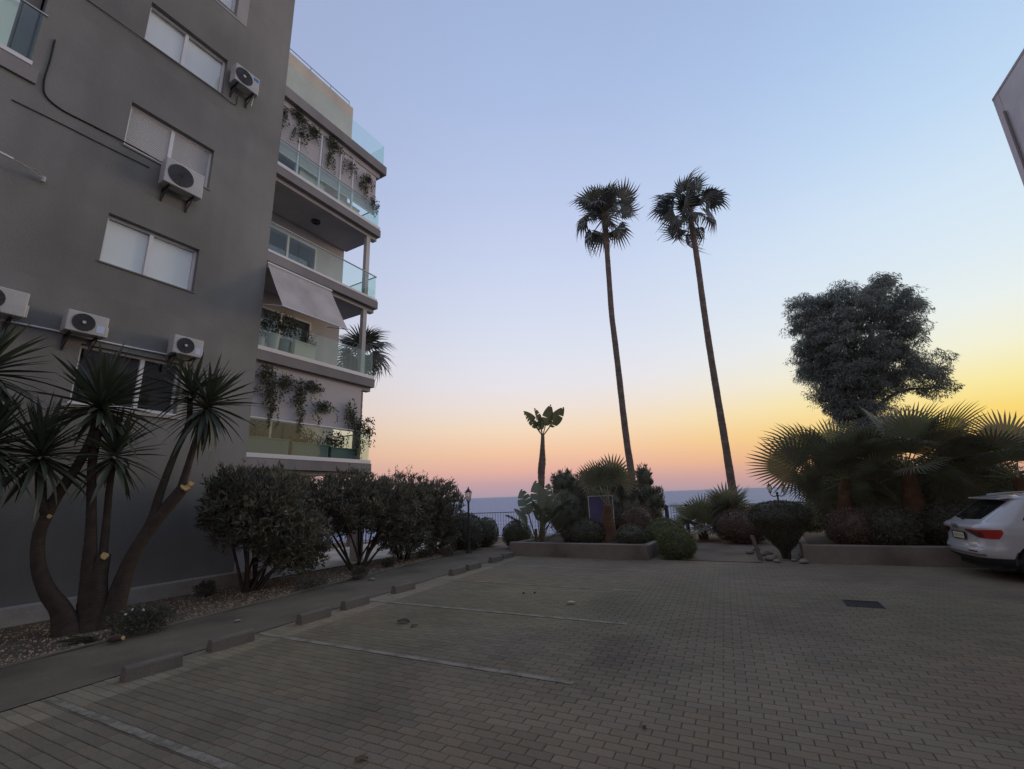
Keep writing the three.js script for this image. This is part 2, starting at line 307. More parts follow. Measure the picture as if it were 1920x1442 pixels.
// ---- footway, bed, kerb
sheet('footway', [[lotEdge(3), 3], [lotEdge(-14.08), -14.08], [lotEdge(-18.5) - 0.6, -18.5], [pathEdge(-18.5), -18.5], [pathEdge(3), 3]], 0.006, M.path);
const bedBack = (z) => -11.95 - 0.0436 * (z + 5.56);
sheet('planting_bed', [[pathEdge(3), 3], [pathEdge(-18.5), -18.5], [-11.5, -18.5], [bedBack(3), 3]], 0.03, M.gravelBed);
{
  // steel edging between bed and footway
  const m = mesh('bed_edging', [metric(new THREE.TubeGeometry(new THREE.CatmullRomCurve3(Array.from({ length: 24 }, (_, i) => { const z = 3 - i * 0.93; return V(pathEdge(z), 0.02, z); })), 120, 0.028, 6))], M.concrete); m.userData.kind = 'structure';
  // loose stones in the bed
  const R = rng(12), n = 9000, g = new THREE.IcosahedronGeometry(1, 0), inst = new THREE.InstancedMesh(g, std('bed gravel', [0.3, 0.25, 0.19], 0.95), n), o = new THREE.Object3D();
  for (let i = 0; i < n; i++) {
    const z = 1 - R() * 17, a = pathEdge(z), b = bedBack(z) + 0.4, t = R() ** 1.4, s = 0.008 + 0.016 * R() ** 2;
    o.position.set(a + (b - a) * t - 0.03, 0.032 + s * 0.2, z); o.scale.set(s, s * 0.6, s * (0.7 + R() * 0.6)); o.rotation.set(R() * 6, R() * 6, R() * 6); o.updateMatrix(); inst.setMatrixAt(i, o.matrix);
    const k = 0.55 + R() * 0.8, w = R() * 0.25; inst.setColorAt(i, C(k * (1 + w), k, k * (1 - w)));
  }
  inst.name = 'gravel'; tag(inst, 'brown gravel strewn over the bed along the grey building', 'gravel', null, 'stuff'); inst.castShadow = inst.receiveShadow = true; scene.add(inst);
}
// ---- garden beyond the lot
sheet('garden_ground', [[-10.2, -14.1], [12, -14.1], [12, -28.8], [6.6, -27.3], [-0.6, -25.4], [-3.7, -24.4], [-10.4, -21.4]], -0.02, M.sand);
sheet('garden_path', [[-1.95, -14.04], [0.05, -14.04], [-1.0, -18], [-2.3, -23.3], [-3.5, -23.0], [-2.7, -18]], 0.008, M.path);
sheet('apron', [[-11.55, -7.6], [-10.9, -18.4], [-16, -18.4], [-16, -7.6]], 0.05, M.kerb);

// ---- low rendered planter walls
function planterWall(label, pts, depth) {
  const t = thing('planter_wall', label, 'wall', [pts[0][0], 0, pts[0][1]], Math.atan2(-(pts[1][1] - pts[0][1]), pts[1][0] - pts[0][0]), 'low planter walls at the end of the lot');
  const L = Math.hypot(pts[1][0] - pts[0][0], pts[1][1] - pts[0][1]);
  mesh('wall', [rbox(L, 0.47, 0.2, 0.03, L / 2, 0.185, 0)], M.planter, t);
  mesh('soil', [span(0.1, L - 0.1, 0.02, 0.34, -depth, -0.1)], M.soil, t);
  mesh('return_wall', [rbox(0.2, 0.44, depth, 0.03, 0.1, 0.17, -depth / 2 - 0.1)], M.planter, t);
  mesh('return_wall', [rbox(0.2, 0.44, depth, 0.03, L - 0.1, 0.17, -depth / 2 - 0.1)], M.planter, t);
  return t;
}
planterWall('long low rendered planter wall in front of the violet board', [[-7.48, -14.2], [-2.88, -13.93]], 4.6);
planterWall('low rendered planter wall behind the white car', [[0.98, -14.45], [10.5, -14.3]], 4.6);

// ---- wheel stops, two to a bay
{
  const prof = new THREE.Shape(); prof.moveTo(-0.075, 0); prof.lineTo(-0.055, 0.11); prof.quadraticCurveTo(-0.05, 0.14, -0.02, 0.14); prof.lineTo(0.02, 0.14); prof.quadraticCurveTo(0.05, 0.14, 0.055, 0.11); prof.lineTo(0.075, 0); prof.closePath();
  const g = metric(new THREE.ExtrudeGeometry(prof, { depth: 0.56, bevelEnabled: true, bevelSize: 0.012, bevelThickness: 0.012, bevelSegments: 2, steps: 1 }).translate(0, 0, -0.28));
  const nth = ['nearest', 'second', 'third', 'fourth', 'fifth', 'sixth', 'seventh', 'eighth', 'farthest'];
  [[-6.70, -3.36], [-6.82, -4.38], [-6.86, -5.8], [-6.93, -6.78], [-7.0, -8.22], [-7.1, -10.45], [-7.12, -11.25], [-7.22, -12.7], [-7.26, -13.5]].forEach(([x, z], i) => {
    const t = thing('wheel_stop', `concrete wheel stop along the paving edge, ${nth[i]} of the nine`, 'wheel stop', [x, 0.003, z], -0.05 + ((i * 37) % 7 - 3) * 0.012, 'wheel stops along the footway');
    const m = mesh('bar', g, M.concrete, t);
    for (const s of [-0.17, 0.17]) mesh('bolt', cyl(0.016, 0.014, 0.012, 0, 0.139, s, 8), M.dark, t);
  });
}
// ---- drain grate
{
  const t = thing('drain_grate', 'black slotted drain grate set in the paving near the car', 'drain', [1.36, -0.01, -9.67], 0.0);
  mesh('frame', [span(-0.25, 0.25, 0, 0.014, -0.24, -0.21), span(-0.25, 0.25, 0, 0.014, 0.21, 0.24), span(-0.25, -0.22, 0, 0.014, -0.21, 0.21), span(0.22, 0.25, 0, 0.014, -0.21, 0.21), span(-0.36, -0.252, -0.03, 0.009, -0.3, 0.3), span(0.252, 0.36, -0.03, 0.009, -0.3, 0.3), span(-0.25, 0.25, -0.03, 0.009, -0.3, -0.242), span(-0.25, 0.25, -0.03, 0.009, 0.242, 0.3)].slice(0, 4), M.black, t); mesh('concrete_surround', [span(-0.4, -0.252, -0.03, 0.008, -0.3, 0.3), span(0.252, 0.4, -0.03, 0.008, -0.3, 0.3), span(-0.25, 0.25, -0.03, 0.008, -0.3, -0.242), span(-0.25, 0.25, -0.03, 0.008, 0.242, 0.3)], M.path, t);
  for (let i = 0; i < 9; i++) mesh('bar', span(-0.205 + i * 0.0475, -0.205 + i * 0.0475 + 0.028, -0.02, 0.01, -0.21, 0.21), M.black, t);
  mesh('sump', span(-0.22, 0.22, -0.03, -0.022, -0.21, 0.21), M.black, t);
}
// ================================================================ THE GREY APARTMENT BUILDING (s along the wall towards the sea, y up, w outwards)
const TH = THREE.MathUtils.degToRad(87.5), BO = [-11.95, 0, -5.56];
const bw = (s, y, w) => V(s, y, w).applyAxisAngle(UP, TH).add(V(...BO));
const onWall = (name, label, category, s, y, w, group) => thing(name, label, category, bw(s, y, w).toArray(), TH, group);
const building = thing('apartment_building', 'tall grey rendered apartment building with stacked glass balconies at its sea end', 'building', BO, TH);
{
  const P = (n, g, m, p = building) => mesh(n, g, m, p);
  const rect = (x0, x1, y0, y1) => { const p = new THREE.Path(); p.moveTo(x0, y0); p.lineTo(x1, y0); p.lineTo(x1, y1); p.lineTo(x0, y1); p.closePath(); return p; };
  const wins = [[-1.76, 0.14, 4.1, 5.35], [-1.75, 0.14, 7.28, 8.49], [-1.75, 0.14, 10.33, 11.58], [-1.77, 0.14, 13.5, 14.76], [-1.77, 0.17, 16.55, 17.8]];
  const facade = new THREE.Shape(); facade.moveTo(-16, 0.32); facade.lineTo(1.93, 0.32); facade.lineTo(1.93, 21.5); facade.lineTo(-16, 21.5); facade.closePath();
  for (const w of wins) facade.holes.push(rect(...w));
  const logs = [[-7.2, -3.44, 11.02, 13.5], [-7.2, -3.8, 8.2, 10.62]];
  for (const l of logs) facade.holes.push(rect(...l));
  P('wall', metric(new THREE.ExtrudeGeometry(facade, { depth: 0.3, bevelEnabled: false }).translate(0, 0, -0.3)), M.wall);
  P('end_wall', span(1.7, 1.928, 0.32, 21.5, -9, -0.302), M.wall);
  P('core_wall', span(-16, 1.69, 0.3, 21.48, -9, -1.7), M.wall);
  P('roof', span(-16.2, 2.1, 21.5, 21.8, -9.2, 0.15), M.slab);
  P('plinth', [span(-16, 2.2, -0.05, 0.32, -0.3, 0.34)], M.kerb);
  // windows
  const windowUnit = (x0, x1, y0, y1, kind, split = 0.5) => {
    const w = new THREE.Group(); w.name = 'window'; building.add(w);
    const t = 0.055, z0 = -0.2, z1 = -0.13, m = x0 + (x1 - x0) * split;
    P('frame', [span(x0, x1, y0, y0 + t, z0, z1), span(x0, x1, y1 - t, y1, z0, z1), span(x0, x0 + t, y0 + t, y1 - t, z0, z1), span(x1 - t, x1, y0 + t, y1 - t, z0, z1), span(m - 0.04, m + 0.04, y0 + t, y1 - t, z0 + 0.002, z1 + 0.012)], M.alu, w);
    if (kind === 'shutter') {
      const sl = [], n = 24, h = (y1 - y0 - 2 * t) / n; for (let i = 0; i < n; i++) { const g = new THREE.CylinderGeometry(h * 0.52, h * 0.52, x1 - x0 - 2 * t, 6, 1).rotateZ(Math.PI / 2).scale(1, 1, 0.45).translate((x0 + x1) / 2, y0 + t + h * (i + 0.5), z1 - 0.02); sl.push(g); }
      P('shutter', sl, M.shutter, w);
    } else {
      P('pane', span(x0 + t, m - 0.04, y0 + t, y1 - t, z0 + 0.02, z0 + 0.026), M.windowGlass, w); P('pane', span(m + 0.04, x1 - t, y0 + t, y1 - t, z0 + 0.035, z0 + 0.041), M.windowGlass, w);
      if (kind === 'curtain') {
        for (const [a, b] of [[x0 + t, m], [m, x1 - t]]) { const g = new THREE.PlaneGeometry(b - a, y1 - y0 - 2 * t, 40, 1), q = g.attributes.position; for (let i = 0; i < q.count; i++) q.setZ(i, Math.sin(q.getX(i) * 17) * 0.003); g.computeVertexNormals(); P('curtain', g.translate((a + b) / 2, (y0 + y1) / 2, z0 - 0.02), M.curtain, w); }
      }
    }
    P('sill', span(x0 - 0.03, x1 + 0.03, y0 - 0.035, y0, -0.2, 0.025), kind === 'ground' ? M.alu : M.wall, w);
    return w;
  };
  const [w4, w3, w2, w1, w5] = wins;
  windowUnit(...w4, 'ground', 0.6); windowUnit(...w3, 'curtain', 0.47); windowUnit(...w2, 'shutter'); windowUnit(...w1, 'curtain', 0.47); windowUnit(...w5, 'curtain', 0.5);
  P('window_surround', [span(0.19, 0.5, 16.42, 18.0, 0, 0.012), span(-2.1, 0.19, 16.42, 16.55, 0, 0.012)], M.wallPale);
  P('window_surround', [span(0.15, 0.27, 3.98, 5.45, 0, 0.03), span(-1.88, 0.15, 3.98, 4.06, 0.026, 0.05)], M.kerb);
  // loggia at the near end
  P('balcony_slab', [span(-7.2, -3.3, 10.62, 10.98, -1.6, 0.06)], M.slab);
  P('edge_trim', [span(-7.2, -3.42, 10.982, 11.08, -0.06, 0.075)], M.white);
  P('recessed_wall', [span(-7.2, -3.4, 11, 13.6, -1.69, -1.62), span(-7.2, -3.4, 8.2, 10.6, -1.69, -1.62)], M.innerWall);
  P('door_jamb', [span(-3.98, -3.81, 8.2, 10.55, -0.12, -0.02)], M.cream);
  for (const [a, b] of [[-4.9, -3.76], [-3.74, -3.44]]) P('glass_panel', span(a, b, 11.085, 12.36, 0.0, 0.012), M.glass);
  P('balcony_blind', span(-7.1, -3.78, 11.09, 12.9, -0.14, -0.12), M.curtain); P('side_wall', span(-3.76, -3.45, 11.09, 13.45, -0.6, -0.5), M.wallPale);
  P('handrail', rod([-7.2, 12.39, 0.006], [-3.38, 12.39, 0.006], 0.028), M.steel);
  // balconies at the sea end: slab top heights
  const ends = 6.36, floors = [3.2, 6.26, 9.36, 12.45];
  floors.forEach((f, i) => {
    P('balcony_slab', [span(1.93, ends, f - 0.3, f, -2.02, -0.03)], M.slab);
    P('edge_beam', [span(1.93, ends - 0.04, f - 0.44, f - 0.302, -0.42, -0.2)], M.soffit); P('soffit', span(1.94, ends - 0.05, f - 0.312, f - 0.304, -2.0, -0.43), M.soffit);
    P('edge_trim', [span(1.935, ends - 0.05, f + 0.001, f + (i === 2 ? 0.08 : 0.12), -0.16, -0.02)], M.white);
    const g0 = f + 0.1, g1 = f + (i === 0 ? 1.08 : 1.02), j = [1.95, 2.97, 4.09, 5.17, 6.28];
    for (let k = 0; k < 4; k++) P('glass_panel', span(j[k] + 0.006, j[k + 1] - 0.006, g0, g1, -0.1, -0.088), M.glass);
    P('glass_panel', span(6.27, 6.282, g0, g1, -1.9, -0.11), M.glass);
    if (i !== 1) { P('handrail', rod([1.93, g1 + 0.02, -0.094], [6.3, g1 + 0.02, -0.094], 0.024), i ? M.steel : M.white); P('handrail', rod([6.276, g1 + 0.02, -0.094], [6.276, g1 + 0.02, -1.9], 0.024), i ? M.steel : M.white); }
    if (i === 1 || i === 2) P('post', span(5.83, 6.0, f, f + 2.66, -0.36, -0.2), M.innerWall);
    if (i > 0 || true) { const fr = f + 0.02; P('balcony_door', [span(2.6, 2.66, fr, fr + 2.2, -2.02, -1.97), span(4.9, 4.96, fr, fr + 2.2, -2.02, -1.97), span(3.72, 3.8, fr, fr + 2.2, -2.02, -1.965), span(2.66, 4.9, fr + 2.14, fr + 2.2, -2.02, -1.97)], M.alu); P('door_pane', span(2.66, 4.9, fr, fr + 2.14, -2.014, -2.006), M.windowGlass); }
  });
  P('recessed_wall', [span(1.93, 2.6, 2.9, 15.2, -2.3, -2.04), span(4.96, 6.27, 2.9, 15.2, -2.3, -2.04), span(2.6, 4.96, 5.45, 6.28, -2.3, -2.041), span(2.6, 4.96, 8.5, 9.38, -2.3, -2.041), span(2.6, 4.96, 11.6, 12.46, -2.3, -2.041), span(2.6, 4.96, 14.7, 15.2, -2.3, -2.041)], M.innerWall);
  P('side_wall', span(6.0, 6.27, 2.9, 15.2, -9, -2.31), M.innerWall);
  P('rear_block', span(1.93, 5.99, 2.9, 15.2, -9, -4.6), M.innerWall);
  P('ceiling_lamp', [new THREE.TorusGeometry(0.13, 0.035, 8, 20).rotateX(Math.PI / 2).translate(4.27, 12.1, -1.2), cyl(0.05, 0.05, 0.05, 4.27, 12.1, -1.2)], M.dark);
  // top terrace
  P('balcony_slab', [span(1.93, 6.52, 15.14, 15.54, -9, 0.0)], M.slab);
  P('edge_beam', [span(1.93, 6.3, 14.9, 15.138, -0.5, -0.16)], M.soffit);
  { const j = [1.95, 3.03, 4.19, 5.32, 6.4]; for (let k = 0; k < 4; k++) P('glass_panel', span(j[k] + 0.006, j[k + 1] - 0.006, 15.57, 16.53, -0.07, -0.058), M.glass); for (const [a, b] of [[-1.1, -0.07], [-2.2, -1.11]]) P('glass_panel', span(6.39, 6.402, 15.57, 16.53, a, b), M.glass); }
  P('penthouse_wall', span(1.93, 6.3, 15.54, 19.5, -9, -2.05), M.cream);
  P('roof_rail', [rod([1.93, 19.72, -2.1], [6.12, 19.72, -2.1], 0.022), ...[2.1, 3.1, 4.1, 5.1, 6.1].map((s) => rod([s, 19.5, -2.1], [s, 19.72, -2.1], 0.018))], M.steel);
  P('wall_lamp', [rbox(0.12, 0.26, 0.12, 0.02, 3.05, 17.2, -1.98)], M.dark);
  // open ground floor below the first slab
  P('ground_wall', span(1.93, 4.9, 0.05, 2.9, -3.4, -1.3), M.innerWall);
  for (const [s, w] of [[6.1, -0.3], [6.1, -4.5]]) P('column', span(s - 0.15, s + 0.15, 0.05, 2.9, w - 0.15, w + 0.15), M.innerWall);
}
// ---- things fixed to the building
function acUnit(label, s0, s1, y0, y1, { round = 0.36, hub = true, sticker = null, at = 0.37 } = {}) {
  const W = s1 - s0, H = y1 - y0, d = 0.28, t = onWall('air_conditioner', label, 'air conditioner', (s0 + s1) / 2, y0, 0.12, 'air conditioners on the grey wall');
  mesh('body', rbox(W, H, d, 0.02, 0, H / 2, d / 2), M.acWhite, t);
  const cx = -W / 2 + W * at, R = H * 0.42, fr = mesh('fan_grille', [new THREE.CylinderGeometry(R, R, 0.012, 32).rotateX(Math.PI / 2).translate(cx, H / 2, d + 0.002)], M.acDark, t);
  const rings = []; for (let k = 1; k < 7; k++) rings.push(new THREE.TorusGeometry(R * k / 6.2, 0.0035, 5, 28).translate(cx, H / 2, d + 0.014)); for (let k = 0; k < 12; k++) rings.push(rod([cx, H / 2, d + 0.013], [cx + Math.cos(k * Math.PI / 6) * R, H / 2 + Math.sin(k * Math.PI / 6) * R, d + 0.013], 0.003, 4));
  mesh('guard', rings, M.acDark, fr);
  if (hub) mesh('hub', new THREE.CylinderGeometry(R * 0.17, R * 0.17, 0.02, 18).rotateX(Math.PI / 2).translate(cx, H / 2, d + 0.02), M.acWhite, fr);
  mesh('service_cover', rbox(0.06, H * 0.5, d * 0.6, 0.015, W / 2 + 0.012, H * 0.32, d * 0.42), M.acWhite, t);
  if (sticker) mesh('sticker', span(...sticker.map((v, i) => (i < 2 ? -W / 2 + W * v : H * v)), d + 0.001, d + 0.004), sticker.mat || M.label, t);
  for (const q of [-W * 0.32, W * 0.32]) mesh('bracket', [span(q - 0.02, q + 0.02, -0.04, -0.003, -0.12, d), span(q - 0.02, q + 0.02, -0.34, -0.04, -0.12, -0.09), rod([q, -0.3, -0.09], [q, -0.04, d * 0.8], 0.012, 5)], M.dark, t);
  return t;
}
M.label = std('energy label', [0.55, 0.62, 0.78], 0.6); M.blueLabel = std('blue label', [0.06, 0.2, 0.55], 0.5);
const st = (a, b, c, d, m) => Object.assign([a, b, c, d], { mat: m });
acUnit('air conditioner with a blue sticker beside the top curtained window', 0.2, 0.9, 13.93, 14.52, { sticker: st(0.74, 0.95, 0.72, 0.9, M.blueLabel), at: 0.36 });
acUnit('large air conditioner in front of the closed roller shutter', -1.02, -0.16, 9.68, 10.36, { hub: false, at: 0.4 });
acUnit('air conditioner with pale label above the left end of the ground floor window', -2.16, -1.5, 5.46, 5.9, { sticker: st(0.72, 0.92, 0.15, 0.5, M.label), at: 0.4 });
acUnit('small air conditioner with pale label nearest the balcony corner, above the yucca', -0.28, 0.36, 5.48, 5.93, { sticker: st(0.74, 0.92, 0.15, 0.5, M.label), at: 0.4 });
acUnit('air conditioner cut by the left edge of the photo', -3.55, -2.72, 5.5, 5.99, { hub: false, at: 0.4 });
function cable(name, label, pts, r, mat, cat = 'cable') { const t = tube(pts.map(([s, y, w = 0.02]) => bw(s, y, w)), r, 60, 6); return tag(mesh(name, t, mat), label, cat); }
cable('cable', 'black cable bending down beside the left balcony and along under the shutter', [[-3.2, 11.93], [-3.19, 11.4], [-3.19, 10.75], [-3.12, 10.5], [-2.9, 10.385], [-2.3, 10.385], [-1.74, 10.385, 0.04], [-0.97, 10.36, 0.04]], 0.016, M.black);
cable('cable', 'thin black cable running straight to the air conditioner below the shutter', [[-3.54, 10.02], [-2.9, 10.04], [-2, 10.05], [-1.2, 10.07]], 0.011, M.black);
cable('cable', 'thin black cable under the top curtained window, hooking up to the air conditioner', [[-4.2, 13.42], [-2.86, 13.46], [-1.77, 13.44, 0.04], [0.17, 13.42, 0.04], [0.45, 13.42], [0.51, 13.46], [0.51, 13.79]], 0.01, M.black);
cable('conduit', 'white conduit running between the three low air conditioners', [[-2.95, 5.47], [-2.2, 5.49], [-1.27, 5.48], [-0.2, 5.5]], 0.022, M.white, 'conduit');
cable('drain_hose', 'short white drain hose hanging below the top air conditioner', [[0.84, 13.95, 0.25], [0.85, 13.8, 0.22], [0.84, 13.6, 0.2]], 0.014, M.white, 'hose');
{
  const t = onWall('clothes_line', 'white pole end with limp grey cords on the grey wall', 'clothes line', -3.2, 8.6, 0.02);
  mesh('pole', rod([-0.7, 0.03, 0.35], [-0.16, 0.0, 0.3], 0.024, 8), M.white, t);
  const R = rng(3), cords = []; for (let k = 0; k < 5; k++) cords.push(tube([[-0.18, 0, 0.3], [0.0, -0.02 + R() * 0.03, 0.26], [0.18, (R() - 0.5) * 0.12, 0.2], [0.32, -0.03 + R() * 0.03, 0.1]], 0.008, 12, 5));
  mesh('cord', cords, std('grey cord', [0.3, 0.3, 0.28], 0.9), t);
  mesh('wall_plate', rbox(0.07, 0.12, 0.06, 0.01, 0.33, -0.02, 0.05), M.acWhite, t);
}
{
  const t = onWall('awning', 'beige drop-arm awning hanging out over the second balcony', 'awning', 1.95, 8.95, -0.02);
  const g = new THREE.PlaneGeometry(2.2, 1, 20, 12), q = g.attributes.position;
  for (let i = 0; i < q.count; i++) { const u = q.getX(i) / 2.2 + 0.5, v = 0.5 - q.getY(i); q.setXYZ(i, u * 2.26 + 0.02, -1.6 * v - Math.sin(v * Math.PI) * 0.03, 0.95 * v); }
  g.computeVertexNormals(); metric(g);
  mesh('cloth', metric(g), M.awning, t);
  mesh('front_bar', rod([0.0, -1.61, 0.95], [2.3, -1.61, 0.95], 0.022, 8), M.alu, t);
  mesh('roller', rod([0.0, 0.02, 0], [2.3, 0.02, 0], 0.045, 10), M.alu, t);
  for (const s of [0.03, 2.27]) mesh('arm', rod([s, -1.61, 0.95], [s, -1.3, -0.05], 0.014, 6), M.alu, t);
}
// screens let down on the first and fourth balconies
{
  const t = onWall('roller_screen', 'wide grey mesh screen let down on the lowest balcony', 'screen', 1.95, 4.32, -0.2);
  mesh('cloth', span(0.0, 3.96, 0, 1.56, 0, 0.006), M.screen, t); mesh('bottom_bar', rbox(3.96, 0.05, 0.04, 0.01, 1.98, -0.02, 0), M.white, t);
  const cuts = [2.0, 2.72, 3.56, 4.42, 5.0, 6.2];
  const lab = ['nearest the grey wall', 'second from the grey wall', 'third from the grey wall', 'fourth from the grey wall', 'at the sea end'];
  for (let k = 0; k < 5; k++) { const p = onWall('roller_screen', `mauve grey screen under the top terrace, ${lab[k]}`, 'screen', cuts[k] + 0.05, 13.1, -0.2, 'screens on the fourth balcony'); const w = cuts[k + 1] - cuts[k] - 0.1; mesh('cloth', span(0, w, 0, 1.86, 0, 0.006), M.screen, p); mesh('guide_post', span(-0.1, -0.03, -0.5, 1.86, -0.03, 0.03), M.white, p); mesh('bottom_bar', rbox(w, 0.04, 0.03, 0.008, w / 2, -0.01, 0), M.white, p); }
}

// ================================================================ PLANTS
const tint = (R, spread = 0.5, warm = 0.16) => { const k = 1 - spread / 2 + R() * spread, w = (R() - 0.35) * warm; return [k * (1 + w), k, k * (1 - w * 0.8)]; };
class Faces { // a growing list of triangles with one colour for each leaf
  constructor() { this.p = []; this.c = []; }
  tri(a, b, c, col) { for (const v of [a, b, c]) { this.p.push(v.x, v.y, v.z); this.c.push(...col); } }
  geo() {
    const g = new THREE.BufferGeometry(); g.setAttribute('position', new THREE.Float32BufferAttribute(this.p, 3)); g.setAttribute('color', new THREE.Float32BufferAttribute(this.c, 3));
    g.setAttribute('uv', new THREE.Float32BufferAttribute(new Float32Array(this.p.length / 3 * 2), 2)); g.computeVertexNormals(); return g;
  }
}
// folded lance-shaped leaf from base p along d
function lance(F, p, d, len, wid, side, col, fold = 0.25) {
  const n = V().crossVectors(d, side).normalize(), m = p.clone().addScaledVector(d, len * 0.45), tip = p.clone().addScaledVector(d, len);
  const l = m.clone().addScaledVector(side, wid / 2).addScaledVector(n, wid * fold), r = m.clone().addScaledVector(side, -wid / 2).addScaledVector(n, wid * fold);
  F.tri(p, tip, l, col); F.tri(p, r, tip, col);
}
const randDir = (R) => { const z = R() * 2 - 1, a = R() * Math.PI * 2, s = Math.sqrt(1 - z * z); return V(s * Math.cos(a), z, s * Math.sin(a)); };
// leaves spread through ellipsoids: blobs [x, y, z, rx, ry, rz, count]
function leafCloud(blobs, { len = 0.1, wid = 0.03, seed = 1, out = 0.5, lift = 0, bias = 0.6, clump = 0, perClump = 12, spread = 0.5, warm = 0.16, F = new Faces() } = {}) {
  const R = rng(seed);
  for (const [x, y, z, rx, ry, rz, n] of blobs) {
    for (let i = 0; i < n;) {
      const dir = randDir(R), rad = Math.pow(R(), bias) * (0.82 + 0.3 * noise3(dir.x * 2.2 + x, dir.y * 2.2 + y, dir.z * 2.2 + z));
      const c = V(x + dir.x * rx * rad, y + dir.y * ry * rad, z + dir.z * rz * rad), m = clump ? perClump : 1, col0 = tint(R, spread, warm);
      for (let k = 0; k < m; k++, i++) {
        const p = clump ? c.clone().addScaledVector(randDir(R), clump * R()) : c;
        const d = dir.clone().multiplyScalar(out).add(randDir(R).multiplyScalar(0.7)).add(V(0, lift, 0)).normalize(), side = V().crossVectors(d, randDir(R)).normalize(), s = 0.7 + R() * 0.6, kk = 0.85 + R() * 0.3;
        lance(F, p, d, len * s, wid * s, side, col0.map((q) => q * kk));
      }
    }
  }
  return F;
}
// a clipped shrub: a dense shell of small leaves round a leafy heart
function clipped(rx, ry, rz, n, { seed = 1, len = 0.06, wid = 0.03, flat = 0.0, warm = 0.16 } = {}) {
  const R = rng(seed), F = new Faces(), core = new THREE.IcosahedronGeometry(1, 4), q = core.attributes.position, cc = [];
  const shape = (d) => { const k = 0.93 + 0.14 * noise3(d.x * 2.6 + seed, d.y * 2.6, d.z * 2.6); return V(d.x * rx * k, Math.max(-ry * (1 - flat), d.y * ry * k), d.z * rz * k); };
  for (let i = 0; i < q.count; i++) { const d = V().fromBufferAttribute(q, i).normalize(), s = shape(d).multiplyScalar(0.9); q.setXYZ(i, s.x, s.y, s.z); cc.push(1, 1, 1); }
  core.setAttribute('color', new THREE.Float32BufferAttribute(cc, 3)); core.computeVertexNormals();
  for (let i = 0; i < n; i++) { const d = randDir(R), s = shape(d), p = s.clone().multiplyScalar(0.9 + R() * 0.12 + (R() < 0.05 ? 0.07 : 0)), e = d.clone().add(randDir(R).multiplyScalar(0.9)).normalize(); lance(F, p, e, len * (0.6 + R() * 0.8), wid * (0.7 + R() * 0.6), V().crossVectors(e, randDir(R)).normalize(), tint(R, 0.7, warm)); }
  return merge([core, F.geo()]);
}
// fan leaf of a palm: stalk along +x from the origin, blade spread round its end
function fanLeaf({ stalk = 0.8, R = 0.9, n = 34, open = 2.3, fused = 0.5, droop = 0.25, tips = 0.2, cup = 0.25, seed = 1, ragged = 0.1, stalkR = 0.014 }) {
  const Q = rng(seed), F = new Faces(), hub = V(stalk, 0, 0), base = tint(Q, 0.3, 0.12), da = open / n;
  const at = (a, r, lift = 0) => { const x = Math.cos(a) * r, z = Math.sin(a) * r, k = r / R; return V(stalk + x, lift - droop * R * k * k * (0.4 + 0.6 * Math.abs(x) / (r + 1e-6)) + cup * Math.abs(z) * (1 - 0.6 * k), z); };
  for (let i = 0; i < n; i++) {
    const a = (i - (n - 1) / 2) * 2 * da, rr = R * (1 - ragged * Q()) * (0.72 + 0.28 * Math.cos(a * 0.6)), f = fused * rr, col = base.map((c) => c * (0.82 + 0.36 * Q())), hang = tips * rr * (0.5 + Q());
    const l = at(a - da, f), r = at(a + da, f), m = at(a, f, 0.018), l2 = at(a - da * 0.42, rr * 0.78), r2 = at(a + da * 0.42, rr * 0.78), t = at(a + (Q() - 0.5) * da, rr); t.y -= hang; l2.y -= hang * 0.3; r2.y -= hang * 0.3;
    F.tri(hub, l, m, col); F.tri(hub, m, r, col); F.tri(l, l2, m, col); F.tri(m, l2, r2, col); F.tri(m, r2, r, col); F.tri(l2, t, r2, col);
  }
  const s = rod([0, 0, 0], [stalk, 0, 0], stalkR, 5).toNonIndexed(), cc = []; for (let i = 0; i < s.attributes.position.count; i++) cc.push(1.5, 1.35, 0.9); s.setAttribute('color', new THREE.Float32BufferAttribute(cc, 3));
  return merge([F.geo(), s]);
}
function aim(m, dir, roll = 0) { // turn +x to dir, keeping +y as far up as it goes
  const x = dir.clone().normalize(), z = V().crossVectors(x, Math.abs(x.y) > 0.98 ? V(0, 0, 1) : UP).normalize(), y = V().crossVectors(z, x);
  m.quaternion.setFromRotationMatrix(new THREE.Matrix4().makeBasis(x, y, z)).multiply(new THREE.Quaternion().setFromAxisAngle(V(1, 0, 0), roll));
}
const polar = (az, el) => V(Math.cos(el) * Math.sin(az), Math.sin(el), -Math.cos(el) * Math.cos(az));
const D2R = Math.PI / 180;

